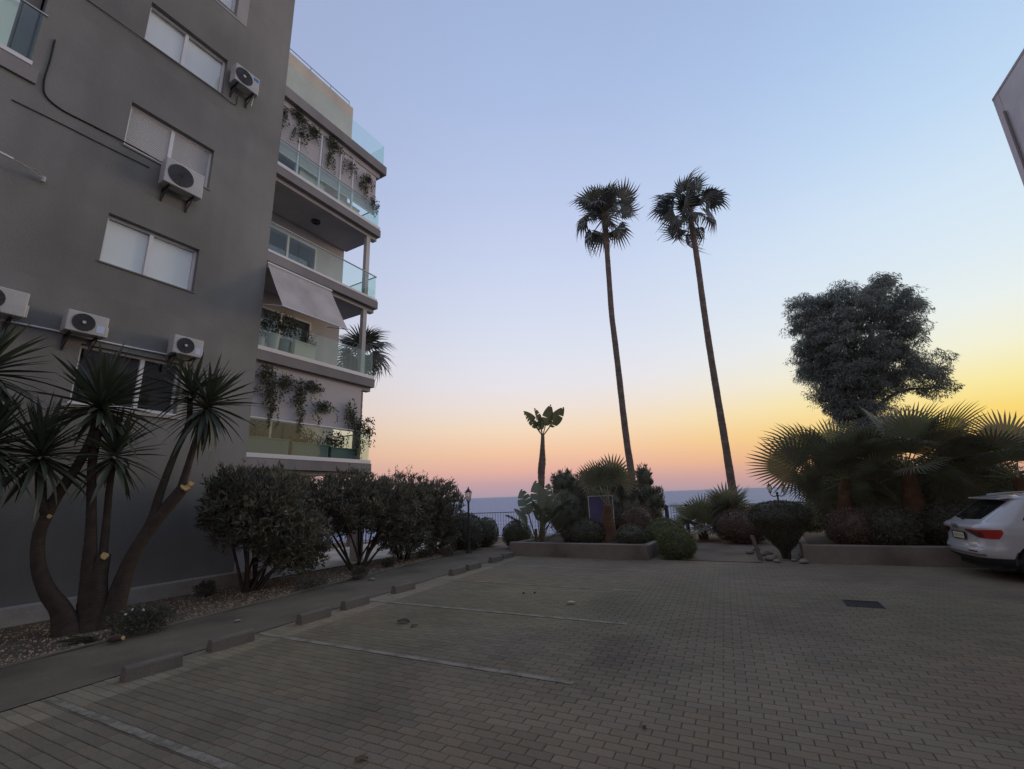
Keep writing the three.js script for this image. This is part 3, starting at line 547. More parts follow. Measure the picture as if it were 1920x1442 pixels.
// ---- the two tall palms
function tallPalm(label, pts, seed, dirs, droopy) {
  const base = pts[0], t = thing('tall_palm', label, 'palm tree', base, 0, 'tall palms above the garden'), R = rng(seed);
  const rel = pts.map((p) => [p[0] - base[0], p[1] - base[1], p[2] - base[2]]);
  mesh('trunk', limb(rel, [0.2, 0.165, 0.15, 0.145, 0.14, 0.135, 0.13, 0.14], { seg: 150, rad: 12, bump: 0.03, rings: 0.025, seed }), M.palmBark, t);
  const top = rel[rel.length - 1], hub = V(...top);
  // old leaf bases under the crown
  const sk = []; for (let i = 0; i < 40; i++) { const a = i * 2.4, y = -0.75 + i * 0.018, d = polar(a, 0.9); sk.push(rod(hub.clone().add(V(Math.sin(a) * 0.11, y, -Math.cos(a) * 0.11)), hub.clone().add(V(Math.sin(a) * 0.2, y + 0.16, -Math.cos(a) * 0.2)), 0.022, 5)); }
  mesh('leaf_bases', sk, M.palmBark, t);
  const kinds = [0, 1, 2].map((k) => fanLeaf({ stalk: 0.86, R: 0.84, n: 18, open: 1.9, fused: 0.6, droop: 0.25 + k * 0.2, tips: 0.16 + 0.14 * k, cup: 0.1, seed: seed * 10 + k, ragged: 0.22, stalkR: 0.022 }));
  const heart = fanLeaf({ stalk: 0.2, R: 0.85, n: 16, open: 1.5, fused: 0.6, droop: 0.2, tips: 0.12, cup: 0.4, seed: seed * 10 + 7, ragged: 0.25 });
  dirs.forEach(([az, el, sc, kind]) => { const m = mesh('leaf', kinds[kind], M.palmTall, t); m.position.copy(hub); m.position.y += -0.15 + (el > 0 ? 0.25 : 0) + R() * 0.1; sc *= 1.1; aim(m, polar(az * D2R, el * D2R), (R() - 0.5) * 2.8); m.scale.setScalar(sc); });
  for (let i = 0; i < 14; i++) { const m = mesh('leaf', heart, M.palmTall, t); m.position.copy(hub); m.position.y += 0.05; aim(m, polar(i * 2.1 + seed, (15 + 68 * R()) * D2R), (R() - 0.5) * 2); m.scale.setScalar(0.8 + 0.42 * R()); }
  // bare stalks that have lost their blades
  droopy.forEach(([az, el, len]) => { const d = polar(az * D2R, el * D2R); mesh('bare_stalk', tube([hub, hub.clone().addScaledVector(d, len * 0.6), hub.clone().addScaledVector(d, len).add(V(0, -0.08, 0))], 0.012, 8, 4), M.palmBark, t); });
  return t;
}
{
  // azimuths run clockwise from -z; the camera sees the crowns from about +z, so 90 is to the right of the photo and -90 to the left
  const crown = (seed, n) => { const R = rng(seed), out = []; for (let i = 0; i < n; i++) { const f = i / n, el = 80 - f * 128 + (R() - 0.5) * 26; out.push([i * 137.5 + R() * 20, el, (0.78 + 0.3 * R()) * (el > 55 ? 0.85 : 1), el > 30 ? 0 : el > -5 ? 1 : 2]); } return out; };
  tallPalm('slender tall palm nearest the building, bare trunk above the violet board', [[-4.69, 0.0, -20.67], [-4.65, 1.74, -20.68], [-4.65, 2.91, -20.68], [-4.7, 3.9, -20.67], [-4.74, 5.4, -20.66], [-4.77, 7.41, -20.66], [-4.8, 9.02, -20.65], [-4.83, 10.4, -20.64], [-4.8, 12.0, -20.65], [-4.75, 14.2, -20.66], [-4.7, 15.95, -20.67]], 3, crown(31, 25).map(([a, e, s, k]) => [a, e, s * 1.05, k]), [[-75, 28, 1.75], [82, 8, 1.8], [120, -55, 1.7], [60, -70, 1.5]]);
  tallPalm('slender tall palm with the wider crown, rising beside the lantern and gate', [[-0.68, 0, -21.99], [-0.68, 1.26, -21.99], [-0.69, 2.6, -21.99], [-0.7, 4.2, -21.99], [-0.73, 6.2, -21.99], [-0.75, 8.63, -21.99], [-0.74, 10.7, -21.99], [-0.71, 12.8, -21.99], [-0.72, 14.4, -21.99], [-0.74, 15.65, -21.99]], 7, crown(47, 27).map(([a, e, s, k]) => [a, e, s * 1.1, k]), [[-80, -28, 2.0], [-110, -20, 1.5]]);
}
// ---- young fan palms
function fanPalm(label, base, hubRel, leaves, { seed = 1, trunkR = [0.26, 0.2, 0.14], R = 1.0, stalk = 0.9, n = 36 } = {}) {
  const t = thing('fan_palm', label, 'palm', base, 0, 'young fan palms'), Q = rng(seed), hub = V(...hubRel);
  mesh('trunk', limb([[0, -0.05, 0], [hubRel[0] * 0.5, hubRel[1] * 0.5, hubRel[2] * 0.5], hubRel], trunkR, { seg: 24, rad: 14, bump: 0.06, rings: 0.06, seed }), M.fibre, t);
  const stubs = []; for (let i = 0; i < 60; i++) { const a = i * 2.4, f = i / 60, c = V(0, 0, 0).lerp(hub, f * 0.95), r = trunkR[0] + (trunkR[2] - trunkR[0]) * f; stubs.push(new THREE.ConeGeometry(0.035, 0.16, 4).rotateX(0.5).rotateY(-a + Math.PI).translate(c.x + Math.sin(a) * r * 0.95, c.y + 0.05, c.z - Math.cos(a) * r * 0.95)); }
  mesh('leaf_bases', stubs, M.fibre, t);
  const kinds = [0, 1, 2].map((k) => fanLeaf({ stalk, R, n, open: 2.15, fused: 0.52, droop: 0.12 + 0.1 * k, tips: 0.03 + 0.05 * k, cup: 0.3, seed: seed * 7 + k, ragged: 0.08 }));
  leaves.forEach(([az, el, sc = 1, roll = 0], i) => { const m = mesh('leaf', kinds[i % 3], M.palmLeaf, t); m.position.copy(hub).add(V((Q() - 0.5) * 0.1, -Q() * 0.15, (Q() - 0.5) * 0.1)); aim(m, polar(az * D2R, el * D2R), roll + (Q() - 0.5) * 0.3); m.scale.setScalar(sc); });
  return t;
}
const around = (n, seed, e0, e1, s0 = 0.85, s1 = 1.1) => { const R = rng(seed); return Array.from({ length: n }, (_, i) => [i * 137.5 + R() * 25, e0 + (e1 - e0) * (i / (n - 1)) + (R() - 0.5) * 10, s0 + (s1 - s0) * R(), (R() - 0.5) * 1.4]); };
fanPalm('young fan palm with a shaggy leaning trunk at the bed end beside the clipped shrub', [2.15, 0.3, -16.5], [0.4, 1.75, -0.1], [[-88, 20, 1.3, 0.9], [-80, 44, 1.25, 0.8], [-60, 62, 1.05, 0.6], [-20, 80, 1], [60, 62, 1, -0.6], [100, 42, 0.95, -0.9], [170, 58, 0.9, 0.3], [-150, 48, 0.9, 0.5], [150, 28, 0.8, -0.4], [20, 50, 1], [-100, 0, 0.85, 0.9], [95, 5, 0.85, -0.8], [-130, 14, 0.8, 0.6], [-70, -25, 0.75, 0.7], [120, -20, 0.7, -0.6]], { seed: 11, R: 1.12, stalk: 1.0 });
fanPalm('bigger young fan palm with a thick brown trunk behind the wall beside the car', [3.8, 0.3, -16.0], [0.1, 1.95, -0.1], [[78, 36, 1.25, -0.8], [95, 12, 1.0, -0.5], [30, 70, 1.1], [-40, 70, 1.1, 0.4], [-75, 45, 1.05, 0.7], [-95, 18, 0.9, 0.6], [150, 60, 1], [180, 30, 0.9], [-150, 40, 0.9], [60, 50, 1.15, -0.5], [10, 50, 1], [120, 35, 0.95, -0.4], [-120, 5, 0.8, 0.6], [140, -5, 0.8, -0.7], [95, -20, 0.8, -0.6], [-85, -22, 0.75, 0.7], [175, 5, 0.75, 0.3]], { seed: 12, R: 1.1, stalk: 1.0, trunkR: [0.3, 0.24, 0.16] });
fanPalm('young fan palm behind the roof of the white car', [6.0, 0.3, -16.2], [0.1, 1.6, 0], [[-85, 30, 1.05, 0.9], [-75, 8, 0.95, 0.8], [-50, 58, 1.0, 0.5], [0, 78, 1], [60, 40, 1], [95, 25, 1], [150, 45, 0.9], [-150, 30, 0.9], [-120, 55, 0.95, 0.5], [30, 50, 1], [-20, 35, 1]], { seed: 13, R: 1.05, stalk: 0.95 });
fanPalm('small fan palm with a stout shaggy trunk standing before the violet board', [-4.5, 0.32, -15.6], [0.08, 1.2, 0], [[-88, 56, 1.0, 1.2], [-84, 74, 1.0, 1.4], [-20, 86, 1.05, 0.6], [84, 78, 1.05, -1.4], [88, 62, 1.0, -1.3], [170, 74, 0.9, 0.4], [-150, 66, 0.9, 0.6], [10, 72, 1.0]], { seed: 14, R: 0.74, stalk: 1.0, n: 22, trunkR: [0.3, 0.24, 0.13] });
fanPalm('low fan palm round the foot of the tall palm by the gate', [-0.95, 0.05, -20.6], [0.0, 0.35, 0], around(22, 21, 80, 5, 0.85, 1.1), { seed: 15, R: 0.9, stalk: 0.95, n: 22, trunkR: [0.2, 0.2, 0.15] });
fanPalm('low fan palm beside the gate, left of its taller neighbour', [-1.9, 0.05, -19.9], [0.0, 0.3, 0], around(18, 22, 80, 5, 0.8, 1.0), { seed: 16, R: 0.85, stalk: 0.8, n: 22, trunkR: [0.18, 0.18, 0.12] });
// palm seen between the posts of the second balcony
{
  const t = thing('feather_palm', 'palm crown showing behind the post of the second balcony', 'palm tree', [-15.9, 0, -15.2], 0), R = rng(8), hub = V(0.05, 8.9, 0);
  mesh('trunk', limb([[0, 0, 0], [0.02, 4, 0.05], [0.05, 8.8, 0]], [0.24, 0.19, 0.17], { seg: 60, rad: 10, rings: 0.03, bump: 0.03 }), M.palmBark, t);
  const kinds = [0, 1].map((k) => fanLeaf({ stalk: 0.6, R: 1.15, n: 20, open: 1.9, fused: 0.45, droop: 0.35 + 0.2 * k, tips: 0.25 + 0.15 * k, seed: 90 + k, ragged: 0.2, stalkR: 0.02 }));
  around(24, 33, 75, -45).forEach(([a, e, s, r], i) => { const m = mesh('leaf', kinds[e < 10 ? 1 : 0], M.palmTall, t); m.position.copy(hub); aim(m, polar(a * D2R, e * D2R), r); m.scale.setScalar(s); });
}
// ---- yuccas
function sword(seed, bend) { // unit leaf along +x
  const R = rng(seed), F = new Faces(), col = tint(R, 0.4, 0.12), n = 5, L = [], Rr = [], Mi = [];
  for (let i = 0; i <= n; i++) { const t = i / n, w = 0.046 * Math.sin(Math.PI * Math.min(1, 0.22 + t * 0.78)) ** 0.8, y = -bend * t * t; L.push(V(t, y + w * 0.35, w)); Rr.push(V(t, y + w * 0.35, -w)); Mi.push(V(t, y, 0)); }
  for (let i = 0; i < n; i++) { F.tri(L[i], L[i + 1], Mi[i], col); F.tri(Mi[i], L[i + 1], Mi[i + 1], col); F.tri(Rr[i], Mi[i], Rr[i + 1], col); F.tri(Mi[i], Mi[i + 1], Rr[i + 1], col); }
  return F.geo();
}
const swords = [0.02, 0.06, 0.12, 0.2, 0.3].map((b, i) => sword(60 + i, b));
function rosette(t, c, n, len, seed, { axis = UP, low = -45, high = 88, own = 999 } = {}) {
  const mass = [], every = n / Math.min(n, own);
  const R = rng(seed), q = new THREE.Quaternion().setFromUnitVectors(UP, V(...(axis.toArray ? axis.toArray() : axis)).normalize());
  for (let i = 0; i < n; i++) {
    const f = i / n, el = (high - (high - low) * Math.pow(f, 0.9) + (R() - 0.5) * 14) * D2R, d = polar(i * 2.39996 + R() * 0.4, el).applyQuaternion(q);
    const g = swords[Math.min(4, Math.floor(f * 4 + R() * 1.4))], single = Math.floor(i / every) !== Math.floor((i - 1) / every); const m = single ? mesh('leaf', g, M.yucca, t) : new THREE.Object3D(); m.position.set(...c).add(V(0, 0.12 - f * 0.22, 0)).addScaledVector(d, 0.03); aim(m, d, (R() - 0.5) * 0.8); const s = len * (0.72 + 0.36 * R()); m.scale.set(s, s, s * (0.8 + 0.3 * R())); if (!single) { m.updateMatrix(); mass.push(g.clone().applyMatrix4(m.matrix)); }
  }
  if (mass.length) mesh('leaves', mass, M.yucca, t).userData.kind = 'stuff';
}
{
  const base = [-10.05, 0.03, -3.85], r = (list) => list.map(([x, y, z]) => [x - base[0], y - base[1], z - base[2]]);
  const t = thing('yucca', 'many-headed yucca with thick sawn trunks in the bed by the wall', 'yucca', base, 0);
  mesh('trunk', limb(r([[-9.98, -0.05, -3.72], [-10.06, 0.4, -3.6], [-10.14, 0.7, -3.42], [-10.2, 1.14, -3.26], [-10.21, 1.6, -3.2], [-10.2, 1.93, -3.25], [-10.17, 2.28, -3.34], [-10.12, 2.71, -3.48], [-10.09, 3.15, -3.57], [-10.08, 3.7, -3.59]]), [0.2, 0.13, 0.102, 0.09, 0.082, 0.074, 0.068, 0.064, 0.06], { seg: 90, rad: 12, bump: 0.07, rings: 0.012, seed: 2 }), M.yuccaBark, t);
  mesh('branch', limb(r([[-10.2, 1.9, -3.24], [-10.23, 2.14, -3.14], [-10.25, 2.44, -3.08], [-10.26, 2.75, -3.03]]), [0.08, 0.06, 0.055, 0.05], { seg: 20, rings: 0.04, seed: 3 }), M.yuccaBark, t);
  mesh('trunk', limb(r([[-10.0, -0.05, -3.95], [-9.98, 0.9, -3.84], [-10.0, 1.78, -3.75], [-10.05, 2.71, -3.64], [-10.05, 3.3, -3.64]]), [0.17, 0.11, 0.075, 0.065, 0.055], { seg: 60, bump: 0.05, rings: 0.03, seed: 4 }), M.yuccaBark, t);
  mesh('trunk', limb(r([[-9.94, -0.05, -3.95], [-9.93, 0.52, -3.98], [-9.94, 0.86, -3.96], [-9.93, 1.2, -3.98]]), [0.22, 0.15, 0.13, 0.105], { seg: 30, rad: 12, bump: 0.07, seed: 5 }), M.yuccaBark, t);
  mesh('branch', limb(r([[-9.94, 1.12, -3.98], [-9.95, 1.76, -3.94], [-9.96, 2.4, -3.9], [-9.96, 2.8, -3.9]]), [0.065, 0.055, 0.05, 0.045], { seg: 46, rings: 0.05, seed: 6 }), M.yuccaBark, t);
  mesh('trunk', limb(r([[-9.86, -0.05, -4.15], [-9.83, 0.48, -4.23], [-9.79, 1.07, -4.32], [-9.68, 1.68, -4.55], [-9.57, 2.12, -4.78], [-9.53, 2.27, -4.86]]), [0.22, 0.15, 0.122, 0.11, 0.104, 0.1], { seg: 60, rad: 12, bump: 0.06, seed: 7 }), M.yuccaBark, t);
  mesh('branch', limb(r([[-9.55, 2.15, -4.82], [-9.52, 2.63, -4.88], [-9.47, 3.36, -4.97], [-9.43, 3.9, -5.05]]), [0.075, 0.06, 0.05, 0.05], { seg: 50, rings: 0.05, seed: 8 }), M.yuccaBark, t);
  mesh('branch', limb(r([[-9.78, 1.2, -4.36], [-9.71, 1.7, -4.5], [-9.67, 2.25, -4.57], [-9.62, 2.94, -4.69], [-9.56, 3.5, -4.81], [-9.57, 4.02, -4.79]]), [0.085, 0.075, 0.065, 0.055, 0.05, 0.045], { seg: 80, rings: 0.04, seed: 9 }), M.yuccaBark, t);
  const cutAt = (p, d, rad) => { const g = new THREE.CylinderGeometry(rad, rad * 1.02, 0.02, 9), q = g.attributes.position; for (let i = 0; i < q.count; i++) q.setX(i, q.getX(i) * (1 + 0.25 * Math.sin(i * 2.3))); g.applyQuaternion(new THREE.Quaternion().setFromUnitVectors(UP, V(...d).normalize())).translate(p[0] - base[0], p[1] - base[1], p[2] - base[2]); mesh('sawn_face', metric(g), M.cut, t); };
  cutAt([-9.46, 2.3, -4.86], [0.75, 0.65, -0.1], 0.085); cutAt([-9.43, 2.36, -4.94], [0.9, 0.4, 0.1], 0.05); cutAt([-9.82, 1.18, -3.95], [0.95, 0.35, 0.2], 0.055); cutAt([-10.09, 1.86, -3.24], [0.9, 0.3, 0.2], 0.032);
  const H = (x, y, z, n, len, seed, o) => rosette(t, [x - base[0], y - base[1], z - base[2]], n, len, seed, o);
  H(-10.07, 3.72, -3.61, 108, 1.08, 1, { axis: V(0.1, 1, -0.1), low: -30, own: 75 }); H(-10.26, 2.82, -3.03, 88, 0.98, 2, { low: -50, own: 60 }); H(-9.97, 2.85, -3.9, 74, 0.92, 3, { low: -50, own: 55 }); H(-9.43, 3.86, -5.06, 96, 0.95, 4, { low: -65, axis: V(0.25, 1, -0.35), own: 70 }); H(-9.57, 4.1, -4.79, 60, 0.8, 5, { axis: V(-0.15, 1, 0.4), low: -10, own: 38 });
  // the sheath of dead leaves under the right-hand head
  const R = rng(14); for (let i = 0; i < 6; i++) { const m = mesh('hanging_leaf', swords[4], M.yucca, t); m.position.set(-9.43 - base[0], 3.82 - base[1], -5.05 - base[2]); aim(m, polar(R() * 6.28, -75 * D2R), 0); m.scale.setScalar(0.8); }
}
{
  const base = [-10.6, 0.03, -2.1], t = thing('yucca', 'yucca reaching in from the left edge, only leaf tips showing', 'yucca', base, 0);
  mesh('trunk', limb([[0, -0.05, 0], [0.02, 1.4, 0], [0.05, 3.0, -0.1], [0.1, 3.98, -0.12]], [0.22, 0.14, 0.1, 0.08], { seg: 60, bump: 0.05, rings: 0.03, seed: 12 }), M.yuccaBark, t);
  mesh('branch', limb([[0.02, 1.6, 0], [0.1, 2.2, -0.18], [0.16, 2.82, -0.3]], [0.09, 0.07, 0.06], { seg: 30, rings: 0.04, seed: 13 }), M.yuccaBark, t);
  rosette(t, [0.12, 4.05, -0.14], 110, 0.95, 21, { low: -40, own: 70 }); rosette(t, [0.18, 2.9, -0.34], 110, 0.95, 22, { low: -50, own: 70 });
}
// ---- oleanders along the bed
function oleander(label, base, blobs, stems, seed) {
  const t = thing('oleander', label, 'shrub', base, 0, 'oleanders along the bed'), R = rng(seed);
  for (let i = 0; i < stems; i++) {
    const b = blobs[i % blobs.length], a = R() * 6.28, k = 0.55 + R() * 0.3, top = V(b[0] + Math.cos(a) * b[3] * k, b[1] + b[4] * (R() * 0.5 - 0.1), b[2] + Math.sin(a) * b[5] * k), f = V(Math.cos(a) * 0.16, -0.03, Math.sin(a) * 0.16);
    const mid = f.clone().lerp(top, 0.5).add(V((R() - 0.5) * 0.1, 0.12, (R() - 0.5) * 0.1)); mesh('stem', limb([f, mid, top], [0.036, 0.026, 0.01], { seg: 14, rad: 6, seed: i }), M.stem, t);
  }
  const F = leafCloud(blobs, { len: 0.15, wid: 0.038, seed, out: 0.55, lift: 0.5, bias: 0.5, clump: 0.15, perClump: 14, spread: 0.7, warm: 0.3 });
  // thin shoots that stand out of the outline
  for (let i = 0; i < 46; i++) { const b = blobs[i % blobs.length], d = randDir(R); d.y = Math.abs(d.y) * 0.9 + 0.1; d.normalize(); const p = V(b[0] + d.x * b[3] * 0.92, b[1] + d.y * b[4] * 0.95, b[2] + d.z * b[5] * 0.92), e = d.clone().add(V(0, 0.8, 0)).normalize(); for (let k = 0; k < 11; k++) { const q = p.clone().addScaledVector(e, k * 0.028), s = e.clone().multiplyScalar(0.7).add(randDir(R)).normalize(); lance(F, q, s, 0.11, 0.024, V().crossVectors(s, randDir(R)).normalize(), tint(R, 0.6, 0.25)); } }
  mesh('crown', F.geo(), M.oleander, t); return t;
}
oleander('large dark oleander nearest the yucca, leaning towards the footway', [-10.5, 0.03, -7.05], [[0.15, 1.8, 0.1, 1.1, 1.0, 1.15, 10500], [-0.2, 2.0, 0.5, 0.7, 0.75, 0.65, 4600], [0.5, 1.1, -0.6, 0.85, 0.75, 0.9, 5600], [0.35, 0.7, -1.15, 0.5, 0.45, 0.6, 1700]], 15, 101);
oleander('oleander with bare reddish stems, second along the bed', [-10.35, 0.03, -10.15], [[-0.05, 1.85, 0.35, 1.15, 0.95, 1.2, 10500], [0.2, 1.65, -0.8, 0.95, 0.85, 0.9, 5200], [-0.1, 1.7, 1.4, 0.75, 0.8, 0.7, 3200], [0.3, 1.0, -1.2, 0.7, 0.65, 0.7, 2600]], 13, 102);
oleander('oleander third along the bed, below the balcony end', [-10.6, 0.03, -12.4], [[0.1, 1.75, 0.1, 1.1, 1.05, 1.2, 8800], [0.35, 0.85, 0.2, 0.85, 0.75, 1.1, 4600]], 9, 103);
oleander('oleander at the sea end of the row beside the clipped shrub', [-10.4, 0.03, -13.9], [[0.05, 1.55, 0, 1.0, 1.02, 1.05, 7600], [0.15, 0.7, 0, 0.8, 0.65, 0.9, 3600]], 8, 104);
// ---- clipped shrubs, low shrubs and hedges
function shrub(name, label, category, c, r, n, mat, opt = {}, group) { const t = thing(name, label, category, [c[0], c[1] - r[1] * 0.98, c[2]], 0, group); const m = mesh('foliage', clipped(r[0], r[1], r[2], n, opt).translate(0, r[1] * 0.98, 0), mat, t); mesh('stem', limb([[0, -0.1, 0], [0.02, r[1] * 0.5, 0], [0, r[1], 0]], [0.06, 0.05, 0.03], { seg: 8, rad: 6 }), M.stem, t); return t; }
const clippedGroup = 'clipped round shrubs';
shrub('clipped_shrub', 'big clipped dark shrub behind the single lantern at the footway', 'shrub', [-9.95, 0.66, -15.15], [0.78, 0.68, 0.68], 5200, M.boxwood, { seed: 201 }, clippedGroup);
shrub('clipped_shrub', 'smaller clipped shrub tucked behind the big one near the lantern', 'shrub', [-9.75, 0.55, -16.4], [0.5, 0.55, 0.5], 2600, M.boxwood, { seed: 202 }, clippedGroup);
shrub('clipped_shrub', 'low clipped mound left of the paddle-leaved clump', 'shrub', [-8.2, 0.5, -16.1], [0.55, 0.5, 0.5], 2600, M.boxwood, { seed: 203 }, clippedGroup);
shrub('clipped_shrub', 'clipped mound before the violet board, on the planter wall', 'shrub', [-5.25, 0.62, -15.3], [0.74, 0.46, 0.55], 4200, M.boxwood, { seed: 204 }, clippedGroup);
shrub('clipped_shrub', 'dark clipped shrub behind the small fan palm trunk', 'shrub', [-4.0, 0.78, -17.8], [0.66, 0.62, 0.6], 3600, M.russet, { seed: 205 }, clippedGroup);
shrub('clipped_shrub', 'small rounded grey-green mound right of the fan palm trunk', 'shrub', [-3.62, 0.55, -15.2], [0.47, 0.31, 0.42], 2600, M.cypress, { seed: 206 }, clippedGroup);
shrub('bright_shrub', 'light green low shrub behind the end of the planter wall', 'shrub', [-2.68, 0.5, -15.9], [0.58, 0.5, 0.5], 3600, M.lime, { seed: 207, len: 0.09, wid: 0.022 });
shrub('bright_shrub', 'light green loose shrub at the corner where the garden path starts', 'shrub', [-2.15, 0.36, -14.5], [0.5, 0.4, 0.42], 3600, M.lime, { seed: 208, len: 0.1, wid: 0.022 });
shrub('russet_shrub', 'russet low shrub behind the clipped standard shrub', 'shrub', [-0.45, 0.55, -18.9], [0.95, 0.58, 0.6], 3600, M.russet, { seed: 209, len: 0.09 });
shrub('bed_shrub', 'dark reddish shrub at the foot of the leaning fan palm', 'shrub', [2.4, 0.72, -15.7], [0.7, 0.48, 0.55], 3200, M.russet, { seed: 210, len: 0.09 }, 'shrubs in the bed behind the car');
shrub('bed_shrub', 'dark leafy shrub between the two fan palm trunks', 'shrub', [3.15, 0.74, -15.5], [0.62, 0.52, 0.5], 3200, M.boxwood, { seed: 211, len: 0.09 }, 'shrubs in the bed behind the car');
shrub('bed_shrub', 'dark leafy shrub directly behind the tailgate of the car', 'shrub', [4.45, 0.8, -15.6], [0.7, 0.58, 0.5], 3400, M.boxwood, { seed: 212, len: 0.09 }, 'shrubs in the bed behind the car');
shrub('background_shrub', 'tall dark shrub closing the gap between the fan palms', 'shrub', [3.2, 1.5, -17.9], [1.6, 1.5, 0.8], 8000, M.palmLeaf, { seed: 213, len: 0.12, wid: 0.04 });
shrub('background_shrub', 'tall dark shrub behind the car, below the fan palm leaves', 'shrub', [5.5, 1.35, -18.1], [1.6, 1.35, 0.8], 8000, M.palmLeaf, { seed: 214, len: 0.12, wid: 0.04 });
shrub('background_shrub', 'dark hedge-like shrub along the fence right of the lantern', 'shrub', [1.6, 0.65, -22.2], [1.3, 0.6, 0.6], 3600, M.lime, { seed: 215, len: 0.1 });
{ // small plants at the edge of the bed
  const list = [[-8.95, -4.25, 0.42, 0.32, 'dark ground-hugging shrub with white blooms at the foot of the yucca'], [-9.15, -9.05, 0.22, 0.24, 'small dark tuft on the bed edge between the first two oleanders'], [-9.75, -10.75, 0.2, 0.2, 'small dark tuft beside the bare-stemmed oleander'], [-10.9, -6.3, 0.22, 0.26, 'small dark plant against the kerb behind the large oleander'], [-10.0, -12.8, 0.32, 0.22, 'low spreading plant under the third oleander'], [-9.55, -13.4, 0.3, 0.26, 'low russet plant before the big clipped shrub'], [-9.25, -7.65, 0.4, 0.2, 'low mat of dark leaves under the leaning oleander']];
  list.forEach(([x, z, r, h, label], i) => { const t = thing('low_plant', label, 'plant', [x, 0.03, z], 0, 'low plants in the bed'); const F = leafCloud([[0, h * 0.55, 0, r, h * 0.6, r, i ? 620 : 1900]], { len: 0.075, wid: 0.02, seed: 300 + i, out: 0.6, lift: 0.5, bias: 0.5 }); mesh('foliage', F.geo(), i === 5 ? M.russet : M.boxwood, t); if (!i) for (const [a, b, c] of [[-0.1, 0.33, 0.12], [0.16, 0.34, 0.1], [0.02, 0.3, 0.26]]) mesh('bloom', new THREE.IcosahedronGeometry(0.022, 1).translate(a, b, c), M.white, t); });
}
// the clipped standard: a ball narrowing to a short trunk
{
  const t = thing('clipped_standard', 'dark clipped shrub like an upturned cone beside the stake at the garden path', 'shrub', [0.62, 0, -15.1], 0);
  const g = clipped(0.8, 0.62, 0.75, 6400, { seed: 230, len: 0.065 }), q = g.attributes.position; for (let i = 0; i < q.count; i++) { const y = q.getY(i), k = y > 0.1 ? 1 : Math.max(0.22, 1 - (0.1 - y) * 0.95); q.setXYZ(i, q.getX(i) * k, y > 0.42 ? 0.42 + (y - 0.42) * 0.6 : y < -0.2 ? y * 1.35 : y, q.getZ(i) * k); }
  g.computeVertexNormals(); mesh('foliage', g.translate(0, 0.98, 0), M.boxwood, t);
  for (const [x, z] of [[-0.06, 0], [0.05, 0.03], [0, -0.06]]) mesh('stem', limb([[x, -0.03, z], [x * 2, 0.3, z * 2], [x * 3, 0.6, z * 3]], [0.05, 0.045, 0.03], { seg: 10, rad: 7 }), M.stem, t);
  const s = thing('stake', 'short grey stake leaning by the clipped standard shrub', 'stake', [-0.02, 0, -14.5], 0); mesh('post', [limb([[0, -0.03, 0], [-0.07, 0.35, 0], [-0.12, 0.62, 0]], [0.06, 0.055, 0.05], { seg: 8, rad: 8 })], M.concrete, s); mesh('cap', cyl(0.052, 0.048, 0.02, -0.12, 0.61, 0, 8), M.concrete, s);
}
// conifer hedge behind the violet board, shrub by shrub
function conifer(label, base, blobs, seed) {
  const t = thing('conifer', label, 'conifer', base, 0, 'conifers behind the violet board');
  const F = leafCloud(blobs.map((b) => [...b]), { len: 0.17, wid: 0.035, seed, out: 0.5, lift: 0.9, bias: 0.35, clump: 0.12, perClump: 10, spread: 0.6 });
  const cores = blobs.map(([x, y, z, a, b, c]) => { const g = new THREE.IcosahedronGeometry(1, 3).scale(a * 0.85, b * 0.85, c * 0.85).translate(x, y, z), cc = new Float32Array(g.attributes.position.count * 3).fill(1); g.setAttribute('color', new THREE.BufferAttribute(cc, 3)); return g; });
  mesh('crown', merge([F.geo(), ...cores]), M.cypress, t); mesh('trunk', limb([[0, -0.05, 0], [0, 0.6, 0], [0, 1.2, 0]], [0.1, 0.08, 0.05], { seg: 8, rad: 7 }), M.bark, t);
}
conifer('broad conifer at the left end of the group, behind the paddle leaves', [-7.1, 0, -18.9], [[0, 1.25, 0, 1.05, 1.3, 0.9, 4600], [-0.1, 2.35, 0, 0.6, 0.6, 0.55, 1800], [0.5, 2.0, 0, 0.6, 0.6, 0.5, 1500]], 401);
conifer('broad conifer directly behind the violet board', [-5.75, 0, -19.2], [[0, 1.3, 0, 1.15, 1.35, 0.9, 5000], [0.35, 2.2, 0, 0.7, 0.6, 0.55, 1800], [-0.4, 2.3, 0, 0.6, 0.6, 0.5, 1500]], 402);
conifer('low conifer filling the gap behind the small fan palm', [-4.75, 0, -19.6], [[0, 1.0, 0, 0.8, 1.1, 0.7, 3000], [0.1, 1.75, 0, 0.5, 0.55, 0.5, 1000]], 405);
conifer('square-topped conifer hedge end beside the gate', [-3.95, 0, -20.4], [[0, 1.0, 0, 0.62, 1.05, 0.7, 3000], [0.3, 1.55, 0.1, 0.36, 0.5, 0.5, 1200], [-0.4, 1.5, 0.1, 0.45, 0.6, 0.5, 1200]], 403);
conifer('pointed conifer rising behind the tall palm trunk', [-4.25, 0, -21.4], [[0, 1.5, 0, 0.5, 1.1, 0.5, 1800], [0, 2.5, 0, 0.34, 0.58, 0.34, 1100]], 404);
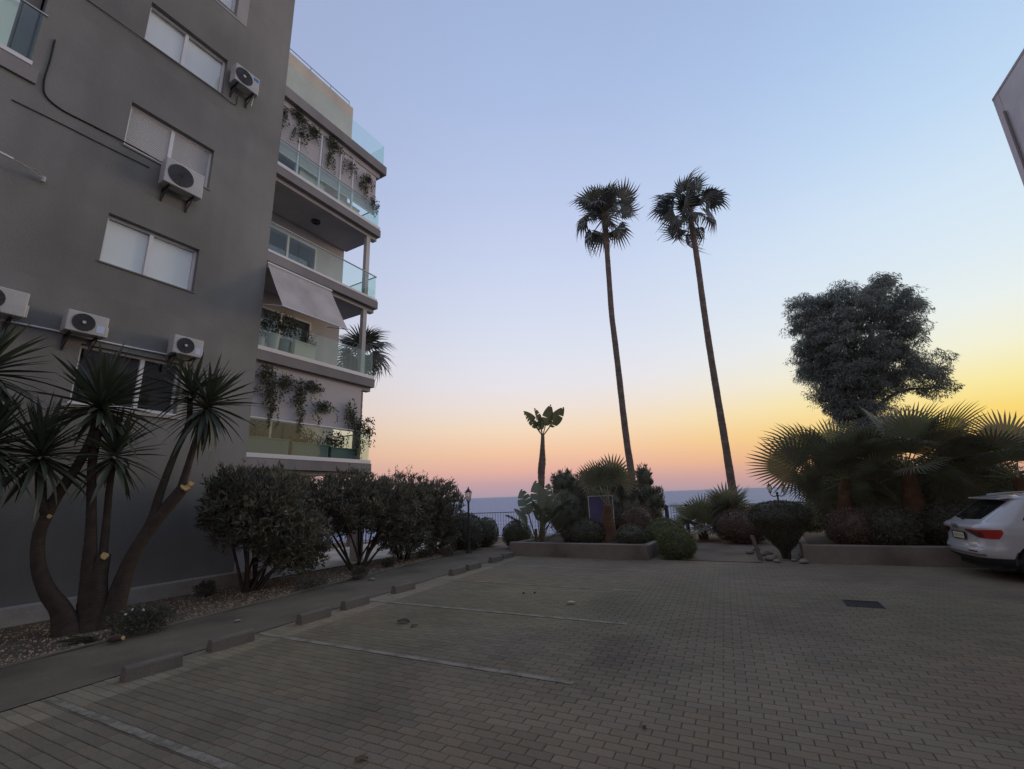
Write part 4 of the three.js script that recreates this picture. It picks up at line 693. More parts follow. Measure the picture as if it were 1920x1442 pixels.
// ---- paddle-leaved plants
function paddle(seed, { stalk = 0.9, len = 1.0, wid = 0.34, torn = 0.5, bend = 0.2 }) {
  const R = rng(seed), F = new Faces(), col = tint(R, 0.3, 0.1), n = 16, P = (t, s, gap) => { const w = wid * Math.sin(Math.PI * (0.06 + 0.94 * t) ** 0.8) ** 0.75; return V(stalk + len * t, -bend * len * t * t + Math.abs(s) * w * 0.28, s * w); };
  for (const s of [-1, 1]) { let cut = 0; for (let i = 0; i < n; i++) { const t0 = i / n, t1 = (i + 1) / n, tear = R() < torn * 0.35, a = P(t0, 0), b = P(t1, 0), c = P(t1 - (tear ? 0.03 : 0), s * (tear ? 0.85 + R() * 0.15 : 1)), d = P(t0 + cut, s); d.x += 0.12 * wid; c.x += 0.12 * wid; cut = tear ? 0.025 : 0; const cc = col.map((q) => q * (0.9 + R() * 0.2)); F.tri(a, b, c, cc); F.tri(a, c, d, cc); } }
  const st = rod([0, 0, 0], [stalk + 0.1, 0, 0], 0.02, 6).toNonIndexed(), k = []; for (let i = 0; i < st.attributes.position.count; i++) k.push(1.2, 1.2, 0.9); st.setAttribute('color', new THREE.Float32BufferAttribute(k, 3));
  return merge([F.geo(), st]);
}
{
  const t = thing('bird_of_paradise_tree', 'single-trunked tree with a tuft of torn paddle leaves against the sunset', 'tree', [-7.3, 0.1, -16.5], 0);
  mesh('trunk', limb([[0, -0.2, 0], [0.02, 1.5, 0], [0.08, 2.6, 0], [0.18, 3.5, 0], [0.22, 4.15, 0]], [0.1, 0.1, 0.12, 0.14, 0.07], { seg: 50, rad: 10, bump: 0.12, rings: 0.04, seed: 5 }), M.palmBark, t);
  [[-85, 55, 1.0], [-75, 76, 0.9], [85, 72, 0.95], [88, 48, 1.05], [170, 70, 0.6], [-92, 62, 0.6]].forEach(([az, el, s], i) => { const m = mesh('leaf', paddle(500 + i, { stalk: 0.42, len: 0.82, wid: 0.21, torn: 0.6, bend: 0.08 }), M.strelitzia, t); m.position.set(0.22, 4.1, 0); aim(m, polar(az * D2R, el * D2R), [1.3, 1.2, -1.2, -1.3, 0.2, 1.0][i]); m.scale.setScalar(s * 1.1); });
}
{
  const t = thing('bird_of_paradise_clump', 'clump of big upright paddle leaves behind the planter wall', 'plant', [-6.7, 0.34, -14.85], 0);
  [[-70, 70, 1.15], [-40, 82, 1.25], [-80, 38, 0.95], [-60, 52, 0.9], [10, 78, 1.2], [60, 68, 1.1], [80, 50, 1.15], [85, 35, 0.9], [170, 70, 0.9], [120, 58, 0.85], [-130, 60, 0.8], [30, 60, 1.0]].forEach(([az, el, s], i) => { const m = mesh('leaf', paddle(520 + i, { stalk: 0.85, len: 0.85, wid: 0.24, torn: i % 3 ? 0.35 : 0.8, bend: 0.18 }), M.strelitzia, t); m.position.set(((i * 37) % 10 - 5) * 0.035, 0, ((i * 53) % 10 - 5) * 0.03); aim(m, polar(az * D2R, el * D2R), ((i * 29) % 10 - 5) * 0.16); m.scale.setScalar(s); });
  mesh('stem', [rod([-0.1, -0.1, 0], [-0.12, 0.45, 0], 0.05), rod([0.08, -0.1, 0.05], [0.12, 0.5, 0.05], 0.05)], M.fibre, t);
}
{
  const t = thing('banana_like_plant', 'green paddle-leaved plant between the fan palm trunks', 'plant', [2.95, 0.34, -16.9], 0);
  [[-75, 55, 0.9], [-30, 70, 0.95], [20, 80, 1], [70, 55, 0.9], [95, 40, 0.8], [-100, 40, 0.8], [160, 65, 0.8]].forEach(([az, el, s], i) => { const m = mesh('leaf', paddle(540 + i, { stalk: 0.6, len: 0.75, wid: 0.17, torn: 0.3, bend: 0.25 }), M.strelitzia, t); aim(m, polar(az * D2R, el * D2R), (i - 3) * 0.3); m.scale.setScalar(s); });
}
// ---- the big evergreen tree at the right
{
  const t = thing('evergreen_tree', 'big round-headed evergreen tree standing dark against the bright sky', 'tree', [4.6, 0, -24.1], 0);
  mesh('trunk', limb([[0, -0.1, 0], [-0.1, 1.6, 0], [0.05, 3.4, 0], [0.3, 5.4, 0]], [0.34, 0.27, 0.24, 0.2], { seg: 40, rad: 12, bump: 0.07, seed: 3 }), M.bark, t);
  const B = [[0.43, 8.1, 0, 2.35, 2.2, 2.0, 10500], [1.43, 9.5, 0.1, 1.9, 1.15, 1.6, 4600], [-0.95, 9.7, 0, 1.05, 0.95, 1.0, 2400], [2.3, 8.9, 0.2, 0.8, 1.1, 0.9, 1800], [-1.2, 7.15, 0.1, 0.85, 0.85, 0.9, 1700], [0.25, 6.05, 0, 1.6, 1.1, 1.4, 5400], [0.2, 4.6, 0.1, 1.25, 0.95, 1.0, 3600], [-0.7, 6.3, 0.1, 0.9, 0.9, 0.9, 2400], [-0.7, 8.2, 0.2, 1.3, 1.2, 1.2, 3600], [2.2, 6.5, 0.3, 1.1, 0.85, 0.95, 2500], [2.75, 5.6, 0.3, 0.55, 0.45, 0.5, 420], [-0.5, 5.2, 0, 0.6, 0.55, 0.55, 1200], [1.87, 10.45, 0.2, 0.65, 0.42, 0.6, 900], [0.1, 10.35, 0, 1.0, 0.55, 0.8, 1600], [1.2, 7.2, -0.3, 1.3, 1.2, 1.2, 2800]];
  B.forEach(([x, y, z, rx, ry], i) => { const R = rng(i + 3); mesh('limb', limb([[0.3, 5.2 - (i % 3) * 0.5, 0], [0.3 + (x - 0.3) * 0.5, (5.2 + y) / 2 + 0.2, z * 0.5], [x, y, z]], [0.11, 0.07, 0.02], { seg: 16, rad: 6, seed: i }), M.bark, t); });
  // the crown: hundreds of separate drooping sprays on the ends of the limbs, thinner towards the outline
  const F = new Faces(), R = rng(62);
  const spray = (c, r, n) => { const k0 = tint(R, 0.5, 0.12); for (let k = 0; k < n; k++) { const d = randDir(R), q = c.clone().add(V(d.x * r * Math.sqrt(R()), d.y * r * 0.8 * Math.sqrt(R()), d.z * r * Math.sqrt(R()))), e = V(d.x * 0.5 + (R() - 0.5) * 0.9, -0.55 + (R() - 0.5) * 0.9, d.z * 0.5 + (R() - 0.5) * 0.9).normalize(), kk = 0.8 + 0.4 * R(); lance(F, q, e, 0.1 + 0.1 * R(), 0.024 + 0.016 * R(), V().crossVectors(e, randDir(R)).normalize(), k0.map((v) => v * kk)); } };
  for (const [x, y, z, rx, ry, rz, n] of B) {
    const m = Math.round(n / 42);
    for (let i = 0; i < m; i++) { const d = randDir(R), rad = Math.pow(R(), 0.42) * (0.8 + 0.42 * noise3(d.x * 2.4 + x * 3, d.y * 2.4 + y, d.z * 2.4)); spray(V(x + d.x * rx * rad, y + d.y * ry * rad, z + d.z * rz * rad), 0.2 + 0.26 * R(), rad > 0.95 ? 70 : 130); }
  }
  mesh('crown', F.geo(), M.treeLeaf, t);
}
// ---- climbers and pots on the balconies
function climber(label, blobs, seed, group) {
  const t = onWall('climber', label, 'climber', blobs[0][0], blobs[0][1], 0, group), o = blobs[0];
  const F = leafCloud(blobs.map(([s, y, w, a, b, c, n]) => [s - o[0], y - o[1], w, a, b, c, n]), { len: 0.09, wid: 0.05, seed, out: 0.2, lift: -0.3, bias: 0.7, spread: 0.7, warm: 0.3 });
  const R = rng(seed), tw = []; for (const [s, y, w, a, b] of blobs) for (let k = 0; k < 3; k++) tw.push(tube([[s - o[0] + (R() - 0.5) * a, y - o[1] + b, w], [s - o[0] + (R() - 0.5) * a, y - o[1], w + 0.02], [s - o[0] + (R() - 0.5) * a * 2, y - o[1] - b * 1.2, w]], 0.005, 8, 4));
  for (const [s, y, w, a, b] of blobs) for (let k = 0; k < 5; k++) { const p = V(s - o[0] + (R() - 0.5) * a * 2.4, y - o[1] + b * (R() - 0.2), w + 0.02); for (let j = 0; j < 16 + 22 * R(); j++) { p.add(V((R() - 0.5) * 0.05, -0.028, (R() - 0.5) * 0.008)); if (R() < 0.75) { const e = V((R() - 0.5) * 2, -0.5, (R() - 0.2) * 0.8).normalize(); lance(F, p.clone(), e, 0.07 + 0.03 * R(), 0.045, V().crossVectors(e, randDir(R)).normalize(), tint(R, 0.7, 0.3)); } } }
  mesh('leaves', F.geo(), M.vine, t); mesh('twig', tw, M.twig, t);
}
climber('leafy climber hanging at the wall end of the lowest screen', [[2.35, 5.6, -0.1, 0.32, 0.34, 0.08, 260], [2.5, 5.1, -0.1, 0.25, 0.4, 0.07, 150], [2.95, 5.5, -0.1, 0.4, 0.3, 0.07, 220], [2.6, 4.65, -0.1, 0.12, 0.3, 0.05, 50]], 601);
climber('climber trailing down the middle of the lowest screen', [[3.45, 5.25, -0.1, 0.22, 0.5, 0.07, 170], [3.9, 5.55, -0.1, 0.4, 0.2, 0.07, 170], [3.5, 4.6, -0.1, 0.14, 0.35, 0.05, 50], [4.35, 4.95, -0.1, 0.35, 0.22, 0.08, 200]], 602);
climber('climber at the sea end of the lowest balcony, spilling past the glass', [[5.4, 4.9, -0.1, 0.3, 0.5, 0.08, 170], [5.75, 4.5, -0.08, 0.35, 0.35, 0.12, 220], [6.15, 4.35, -0.05, 0.3, 0.25, 0.15, 110], [6.25, 4.75, -0.1, 0.28, 0.12, 0.12, 40], [5.9, 3.8, -0.15, 0.2, 0.5, 0.1, 70]], 603);
climber('climber under the terrace slab between the first two screen posts', [[2.55, 14.9, -0.12, 0.35, 0.25, 0.08, 190], [2.7, 14.3, -0.12, 0.3, 0.4, 0.06, 80], [3.2, 14.75, -0.12, 0.3, 0.25, 0.06, 120], [2.1, 14.6, -0.12, 0.15, 0.2, 0.05, 30]], 604);
climber('climber hanging from the terrace slab over the third screen', [[4.0, 14.85, -0.12, 0.36, 0.3, 0.08, 230], [3.95, 14.2, -0.12, 0.2, 0.4, 0.05, 60], [4.85, 14.5, -0.12, 0.25, 0.35, 0.06, 70]], 605);
climber('climber on the outermost screen at the sea end under the terrace', [[5.7, 14.45, -0.12, 0.3, 0.3, 0.07, 130], [5.4, 14.1, -0.12, 0.2, 0.35, 0.06, 50], [6.0, 13.6, -0.1, 0.2, 0.3, 0.08, 70]], 606);
climber('bushy plant behind the awning on the second balcony', [[3.2, 7.55, -0.9, 0.6, 0.45, 0.4, 420], [2.4, 7.3, -0.6, 0.25, 0.45, 0.2, 120], [4.0, 7.2, -0.7, 0.3, 0.4, 0.25, 130]], 607);
climber('dark leafy planting behind the glass of the lowest balcony', [[4.2, 3.9, -0.7, 0.6, 0.4, 0.35, 420], [5.2, 3.9, -0.6, 0.6, 0.45, 0.35, 420], [2.5, 4.0, -0.7, 0.3, 0.35, 0.3, 160], [3.3, 3.7, -0.7, 0.5, 0.25, 0.3, 200]], 608);
function pot(label, s, f, w, r, h, mat, group) { const t = onWall('plant_pot', label, 'pot', s, f, w, group); mesh('pot', new THREE.LatheGeometry([[0, 0], [r * 0.7, 0], [r * 0.95, h * 0.9], [r, h * 0.9], [r, h], [r * 0.86, h], [r * 0.84, h * 0.9], [0, h * 0.88]].map(([a, b]) => new THREE.Vector2(a, b)), 18), mat, t); return t; }
M.potPale = std('pale glazed pot', [0.5, 0.49, 0.46], 0.6); M.potGreen = std('grey green planter', [0.12, 0.17, 0.16], 0.7); M.potCream = std('cream planter', [0.62, 0.58, 0.48], 0.7);
pot('pale pot nearest the grey wall on the second balcony', 2.2, 6.3, -0.45, 0.16, 0.42, M.potPale); pot('tall pale pot, second from the wall on the second balcony', 2.6, 6.3, -0.4, 0.19, 0.66, M.potPale); pot('dark grey pot, third from the wall on the second balcony', 2.98, 6.3, -0.45, 0.18, 0.6, M.potGreen);
function trough(label, s0, s1, f, w, h, d, mat) { const t = onWall('planter_box', label, 'planter', (s0 + s1) / 2, f, w); const W = s1 - s0; mesh('box', [rbox(W, h, d, 0.02, 0, h / 2, 0)], mat, t); mesh('rim', [rbox(W + 0.04, 0.05, d + 0.04, 0.012, 0, h, 0)], mat, t); mesh('soil', span(-W / 2 + 0.03, W / 2 - 0.03, h + 0.026, h + 0.03, -d / 2 + 0.03, d / 2 - 0.03), M.soil, t); }
trough('cream planter box behind the glass of the second balcony', 3.2, 3.95, 6.28, -0.4, 0.62, 0.35, M.potCream);
trough('long grey green planter behind the glass of the lowest balcony, wall end', 1.98, 3.3, 3.22, -0.4, 0.55, 0.35, M.potGreen);
trough('long grey green planter in the middle of the lowest balcony', 3.4, 4.7, 3.22, -0.4, 0.5, 0.35, M.potGreen);
trough('grey green planter at the sea end of the lowest balcony', 4.8, 5.9, 3.22, -0.4, 0.45, 0.35, M.potGreen);
trough('cream storage box behind the glass of the fourth balcony, wall end', 2.9, 3.9, 12.47, -0.55, 0.62, 0.45, M.potCream);
trough('cream storage box behind the glass of the fourth balcony, sea end', 4.5, 5.5, 12.47, -0.55, 0.5, 0.45, M.potCream);

// ================================================================ FENCE, GATE, LANTERNS, BOARD
function railing(label, pts, y0 = 0.0, h = 1.2) {
  const t = thing('railing', label, 'fence', [pts[0][0], y0, pts[0][1]], 0), o = pts[0], bars = [];
  for (let i = 1; i < pts.length; i++) {
    const a = V(pts[i - 1][0] - o[0], 0, pts[i - 1][1] - o[1]), b = V(pts[i][0] - o[0], 0, pts[i][1] - o[1]), L = a.distanceTo(b), n = Math.max(1, Math.round(L / 2.2));
    for (let k = 0; k < n; k++) {
      const p = a.clone().lerp(b, k / n), q = a.clone().lerp(b, (k + 1) / n);
      mesh('post', rod(p.clone().setY(-0.1), p.clone().setY(h + 0.03), 0.028, 6), M.dark, t);
      mesh('rail', [rod(p.clone().setY(h - 0.02), q.clone().setY(h - 0.02), 0.018, 5), rod(p.clone().setY(0.12), q.clone().setY(0.12), 0.015, 5)], M.dark, t);
      const m = Math.round(p.distanceTo(q) / 0.13); for (let j = 1; j < m; j++) { const c = p.clone().lerp(q, j / m); bars.push(rod(c.clone().setY(0.12), c.clone().setY(h - 0.03), 0.008, 4)); }
    }
    if (i === pts.length - 1) mesh('post', rod(b.clone().setY(-0.1), b.clone().setY(h + 0.03), 0.028, 6), M.dark, t);
  }
  const m = mesh('bars', bars, M.dark, t); m.userData.kind = 'stuff'; return t;
}
railing('thin black bar railing before the sea, left of the conifers', [[-19, -15.7], [-12.2, -19.2], [-3.72, -22.85]], 0, 1.2);
railing('thin black bar railing running behind the garden right of the gate', [[-2.78, -23.25], [-0.8, -23.8], [6.1, -25.6], [11.5, -27]], 0, 1.2);
{
  const a = V(-3.66, 0, -22.88), b = V(-2.84, 0, -23.22), t = thing('garden_gate', 'narrow black barred gate at the end of the garden path', 'gate', a.toArray(), Math.atan2(-(b.z - a.z), b.x - a.x)), L = a.distanceTo(b);
  for (const s of [0, L]) mesh('post', span(s - 0.035, s + 0.035, -0.05, 1.27, -0.035, 0.035), M.dark, t);
  mesh('frame', [span(0.05, L - 0.05, 1.19, 1.23, -0.015, 0.015), span(0.05, L - 0.05, 0.08, 0.12, -0.015, 0.015), span(0.05, 0.09, 0.12, 1.19, -0.015, 0.015), span(L - 0.09, L - 0.05, 0.12, 1.19, -0.015, 0.015)], M.dark, t);
  for (let i = 1; i < 6; i++) mesh('bar', rod([0.07 + (L - 0.14) * i / 6, 0.12, 0], [0.07 + (L - 0.14) * i / 6, 1.19, 0], 0.009, 5), M.dark, t);
  mesh('latch', rbox(0.05, 0.09, 0.05, 0.01, L - 0.08, 0.72, 0.02), M.dark, t);
}
function lanternHead(t, x, y, z, s = 1) {
  const g = (list, n, m) => mesh(n, list.map((q) => q.scale(s, s, s).translate(x, y, z)), m, t);
  g([new THREE.CylinderGeometry(0.12, 0.075, 0.3, 6, 1, true).translate(0, 0.19, 0)], 'lantern_glass', M.lampGlass);
  g([...Array.from({ length: 6 }, (_, k) => { const a = k * Math.PI / 3; return rod([Math.sin(a) * 0.076, 0.04, Math.cos(a) * 0.076], [Math.sin(a) * 0.122, 0.34, Math.cos(a) * 0.122], 0.008, 4); }), cyl(0.05, 0.085, 0.04, 0, 0, 0, 6), cyl(0.15, 0.05, 0.11, 0, 0.34, 0, 6), cyl(0.05, 0.02, 0.05, 0, 0.45, 0, 8), new THREE.SphereGeometry(0.025, 8, 6).translate(0, 0.52, 0)], 'lantern_cage', M.dark);
  g([cyl(0.022, 0.022, 0.14, 0, 0.06, 0, 8)], 'bulb', M.white);
}
{
  const t = thing('garden_lantern', 'single black garden lantern on a post at the footway edge', 'lamp post', [-9.22, 0, -14.3], 0);
  mesh('post', [cyl(0.075, 0.06, 0.32, 0, 0, 0, 10), cyl(0.045, 0.035, 1.5, 0, 0.3, 0, 10), new THREE.TorusGeometry(0.05, 0.018, 6, 12).rotateX(Math.PI / 2).translate(0, 0.34, 0), new THREE.TorusGeometry(0.042, 0.014, 6, 12).rotateX(Math.PI / 2).translate(0, 1.74, 0)], M.dark, t);
  mesh('base', cyl(0.13, 0.11, 0.07, 0, 0, 0, 10), M.dark, t); lanternHead(t, 0, 1.78, 0, 0.98);
}
{
  const t = thing('garden_lantern', 'black garden lantern with two heads, behind the clipped standard shrub', 'lamp post', [1.02, 0, -23.4], -0.25);
  mesh('post', [cyl(0.075, 0.06, 0.32, 0, 0, 0, 10), cyl(0.045, 0.04, 1.35, 0, 0.3, 0, 10)], M.dark, t); mesh('base', cyl(0.13, 0.11, 0.07, 0, 0, 0, 10), M.dark, t);
  mesh('arm', [tube([[0, 1.55, 0], [-0.16, 1.5, 0], [-0.27, 1.6, 0], [-0.27, 1.66, 0]], 0.022, 14, 6), tube([[0, 1.55, 0], [0.16, 1.5, 0], [0.27, 1.6, 0], [0.27, 1.66, 0]], 0.022, 14, 6), new THREE.SphereGeometry(0.06, 10, 8).translate(0, 1.64, 0)], M.dark, t);
  lanternHead(t, -0.27, 1.66, 0, 0.82); lanternHead(t, 0.27, 1.66, 0, 0.82);
}
{
  const t = thing('notice_board', 'plain violet board with a pale rim standing in the planter bed', 'board', [-5.0, 0.3, -16.75], 0.31);
  mesh('panel', rbox(0.86, 1.26, 0.03, 0.008, 0, 0.87, 0), M.sign, t);
  mesh('rim', [span(-0.452, -0.43, 0.24, 1.5, -0.022, 0.022), span(0.43, 0.452, 0.24, 1.5, -0.022, 0.022), span(-0.452, 0.452, 1.5, 1.522, -0.022, 0.022)], M.alu, t);
  for (const s of [-0.3, 0.3]) mesh('leg', span(s - 0.03, s + 0.03, -0.1, 0.26, -0.045, -0.02), M.dark, t);
}
{ const t = thing('meter_box', 'small white box on the trunk of the tall palm', 'box', [-4.45, 0.95, -20.5], 0.3); mesh('case', rbox(0.13, 0.2, 0.07, 0.01, 0, 0.1, 0), M.white, t); mesh('lid', rbox(0.11, 0.17, 0.012, 0.004, 0, 0.1, 0.04), M.white, t); }
// ---- stones in the garden
{
  const R = rng(55), spots = [[0.2, -14.6, 0.16], [0.35, -14.25, 0.1], [0.95, -14.2, 0.13], [0.15, -15.6, 0.2], [-0.3, -15.9, 0.14], [0.3, -14.95, 0.12], [1.05, -15.4, 0.17], [-8.6, -17.2, 0.22], [-8.1, -17.6, 0.18], [-7.8, -16.9, 0.14], [-2.2, -15.2, 0.12], [-9.2, -17.4, 0.16], [-0.1, -16.8, 0.15], [0.75, -14.55, 0.09]];
  const stoneLabels = ['pale stone touching the foot of the leaning stake', 'small pale stone on the lot edge before the clipped standard', 'pale stone at the corner of the low wall behind the car', 'large pale stone behind the leaning stake', 'pale stone on the garden path edge behind the stake', 'small pale stone right at the stems of the clipped standard', 'pale stone between the clipped standard and the wall behind the car', 'largest pale stone behind the end of the footway', 'pale stone behind the footway end, nearest the low clipped mound', 'small pale stone in front of the low clipped mound', 'pale stone beside the loose light green shrub', 'pale stone behind the footway end, farthest from the planter wall', 'pale stone below the russet low shrub', 'smallest pale stone on the lot edge before the clipped standard'];
  spots.forEach(([x, z, s], i) => { const g = new THREE.IcosahedronGeometry(s, 2), q = g.attributes.position; for (let k = 0; k < q.count; k++) { const v = V().fromBufferAttribute(q, k), n = 0.7 + 0.6 * noise3(v.x * 7 + i * 9, v.y * 7, v.z * 7); q.setXYZ(k, v.x * n * 1.2, v.y * n * 0.6, v.z * n); } const gg = metric(mergeVertices(g)); gg.computeVertexNormals(); const m = mesh('stone', gg, M.rock); m.position.set(x, 0.0 + s * 0.25, z); m.rotation.y = R() * 6; m.scale.setScalar(0.75); tag(m, stoneLabels[i], 'stone', 'pale stones in the garden'); });
}
// ---- litter
function dryLeaf(label, x, z, len, turn, rgb) {
  const F = new Faces(), n = 6; for (let i = 0; i < n; i++) { const t0 = i / n, t1 = (i + 1) / n, w = (t) => 0.3 * Math.sin(Math.PI * t) + 0.02, h = (t) => 0.1 * Math.sin(t * 3.1) + 0.02; for (const s of [-1, 1]) { const a = V(t0, h(t0), 0), b = V(t1, h(t1), 0), c = V(t1, h(t1) + 0.09, s * w(t1)), d = V(t0, h(t0) + 0.09, s * w(t0)); F.tri(a, b, c, [1, 1, 1]); F.tri(a, c, d, [1, 1, 1]); } }
  const m = mesh('dry_leaf', F.geo(), std('dry leaf', rgb, 0.9, { side: THREE.DoubleSide })); m.position.set(x, 0.008, z); m.rotation.y = turn; m.scale.setScalar(len); tag(m, label, 'leaf', 'fallen leaves on the paving'); return m;
}
dryLeaf('curled brown leaf lying near the bottom edge of the paving', -2.95, -2.95, 0.1, 0.6, [0.13, 0.08, 0.05]);
dryLeaf('pale scrap of leaf lying alone in the middle of the lot', -3.22, -8.17, 0.18, 0.3, [0.5, 0.47, 0.4]);
dryLeaf('dark leaf lying left of the middle on the second bay', -5.35, -6.15, 0.22, 0.2, [0.06, 0.05, 0.04]);
dryLeaf('dark leaf lying near the third bay line', -4.95, -6.0, 0.12, 1.2, [0.07, 0.05, 0.04]);
dryLeaf('small dark leaf at the end of the second bay line', -1.05, -4.25, 0.06, 2.0, [0.04, 0.035, 0.03]);
dryLeaf('dry pale leaf on the footway beside the second wheel stop', -8.1, -5.2, 0.12, 0.9, [0.42, 0.4, 0.34]);
dryLeaf('dry pale leaf on the footway below the bare-stemmed oleander', -8.8, -9.0, 0.2, 0.2, [0.4, 0.37, 0.3]);
[[-4.35, -8.75], [-4.15, -8.85]].forEach(([x, z], i) => { const g = new THREE.DodecahedronGeometry(0.022, 1); const m = mesh('pebble', metric(g), M.black); m.position.set(x, 0.016, z); m.scale.set(1, 0.7, 1.2); tag(m, i ? 'tiny black pebble on the paving, the farther of two' : 'tiny black pebble on the paving, the nearer of two', 'pebble'); });
{ // prunings at the foot of the yucca
  const t = thing('yucca_pruning', 'cut yucca stump end and leaves lying on the footway edge', 'pruning', [-8.75, 0.02, -3.75], 0.4), R = rng(4);
  mesh('stump', limb([[0, 0.03, 0], [0.1, 0.05, 0.02], [0.2, 0.06, 0.0]], [0.03, 0.045, 0.04], { seg: 8, rad: 8 }), M.yuccaBark, t);
  mesh('sawn_face', cyl(0.03, 0.028, 0.012, 0, 0, 0, 9).rotateZ(-1.3).translate(0.21, 0.06, 0), M.cut, t);
  for (let i = 0; i < 9; i++) { const m = mesh('leaf', swords[i % 4], M.yucca, t); m.position.set(-0.1 - R() * 0.2, 0.03 + R() * 0.05, (R() - 0.5) * 0.15); aim(m, V(-1, 0.12 * R(), (R() - 0.5) * 1.2), R()); m.scale.setScalar(0.35 + R() * 0.2); }
}
// ================================================================ THE PALE BUILDING AT THE UPPER RIGHT
{
  const t = thing('pale_building', 'corner of a pale building cutting into the upper right of the sky', 'building', [8.91, 0, -18.17], 0);
  mesh('wall', [span(0, 11, 0, 13.94, 0, 26)], std('pale render', [0.86, 0.85, 0.84], 0.92, { map: stuccoTex, bumpMap: stuccoBump, bumpScale: 0.003 }), t);
  mesh('coping', [span(-0.012, 11.01, 13.943, 14.03, -0.012, 26.01)], std('coping', [0.6, 0.58, 0.58], 0.9, { map: stuccoTex }), t);
  mesh('corner_strip', [span(-0.008, -0.002, 0, 13.94, 0.0, 0.34)], std('corner strip', [0.88, 0.82, 0.83], 0.9, { map: stuccoTex }), t);
  mesh('downpipe', [rod([-0.05, 0, 0.42], [-0.05, 13.2, 0.42], 0.035, 10)], M.slab, t);
  mesh('bracket', [span(-0.2, -0.03, 9.6, 9.64, 0.03, 0.06)], M.dark, t);
  for (const z of [6, 12, 18]) for (const y of [1.2, 4.4, 7.6, 10.8]) { const w = new THREE.Group(); w.name = 'window'; t.add(w); mesh('frame', [span(-0.04, -0.002, y, y + 1.4, z, z + 1.8)], M.alu, w); mesh('pane', [span(-0.055, -0.043, y + 0.07, y + 1.33, z + 0.07, z + 1.73)], std('dark pane', [0.05, 0.06, 0.07], 0.08), w); }
}
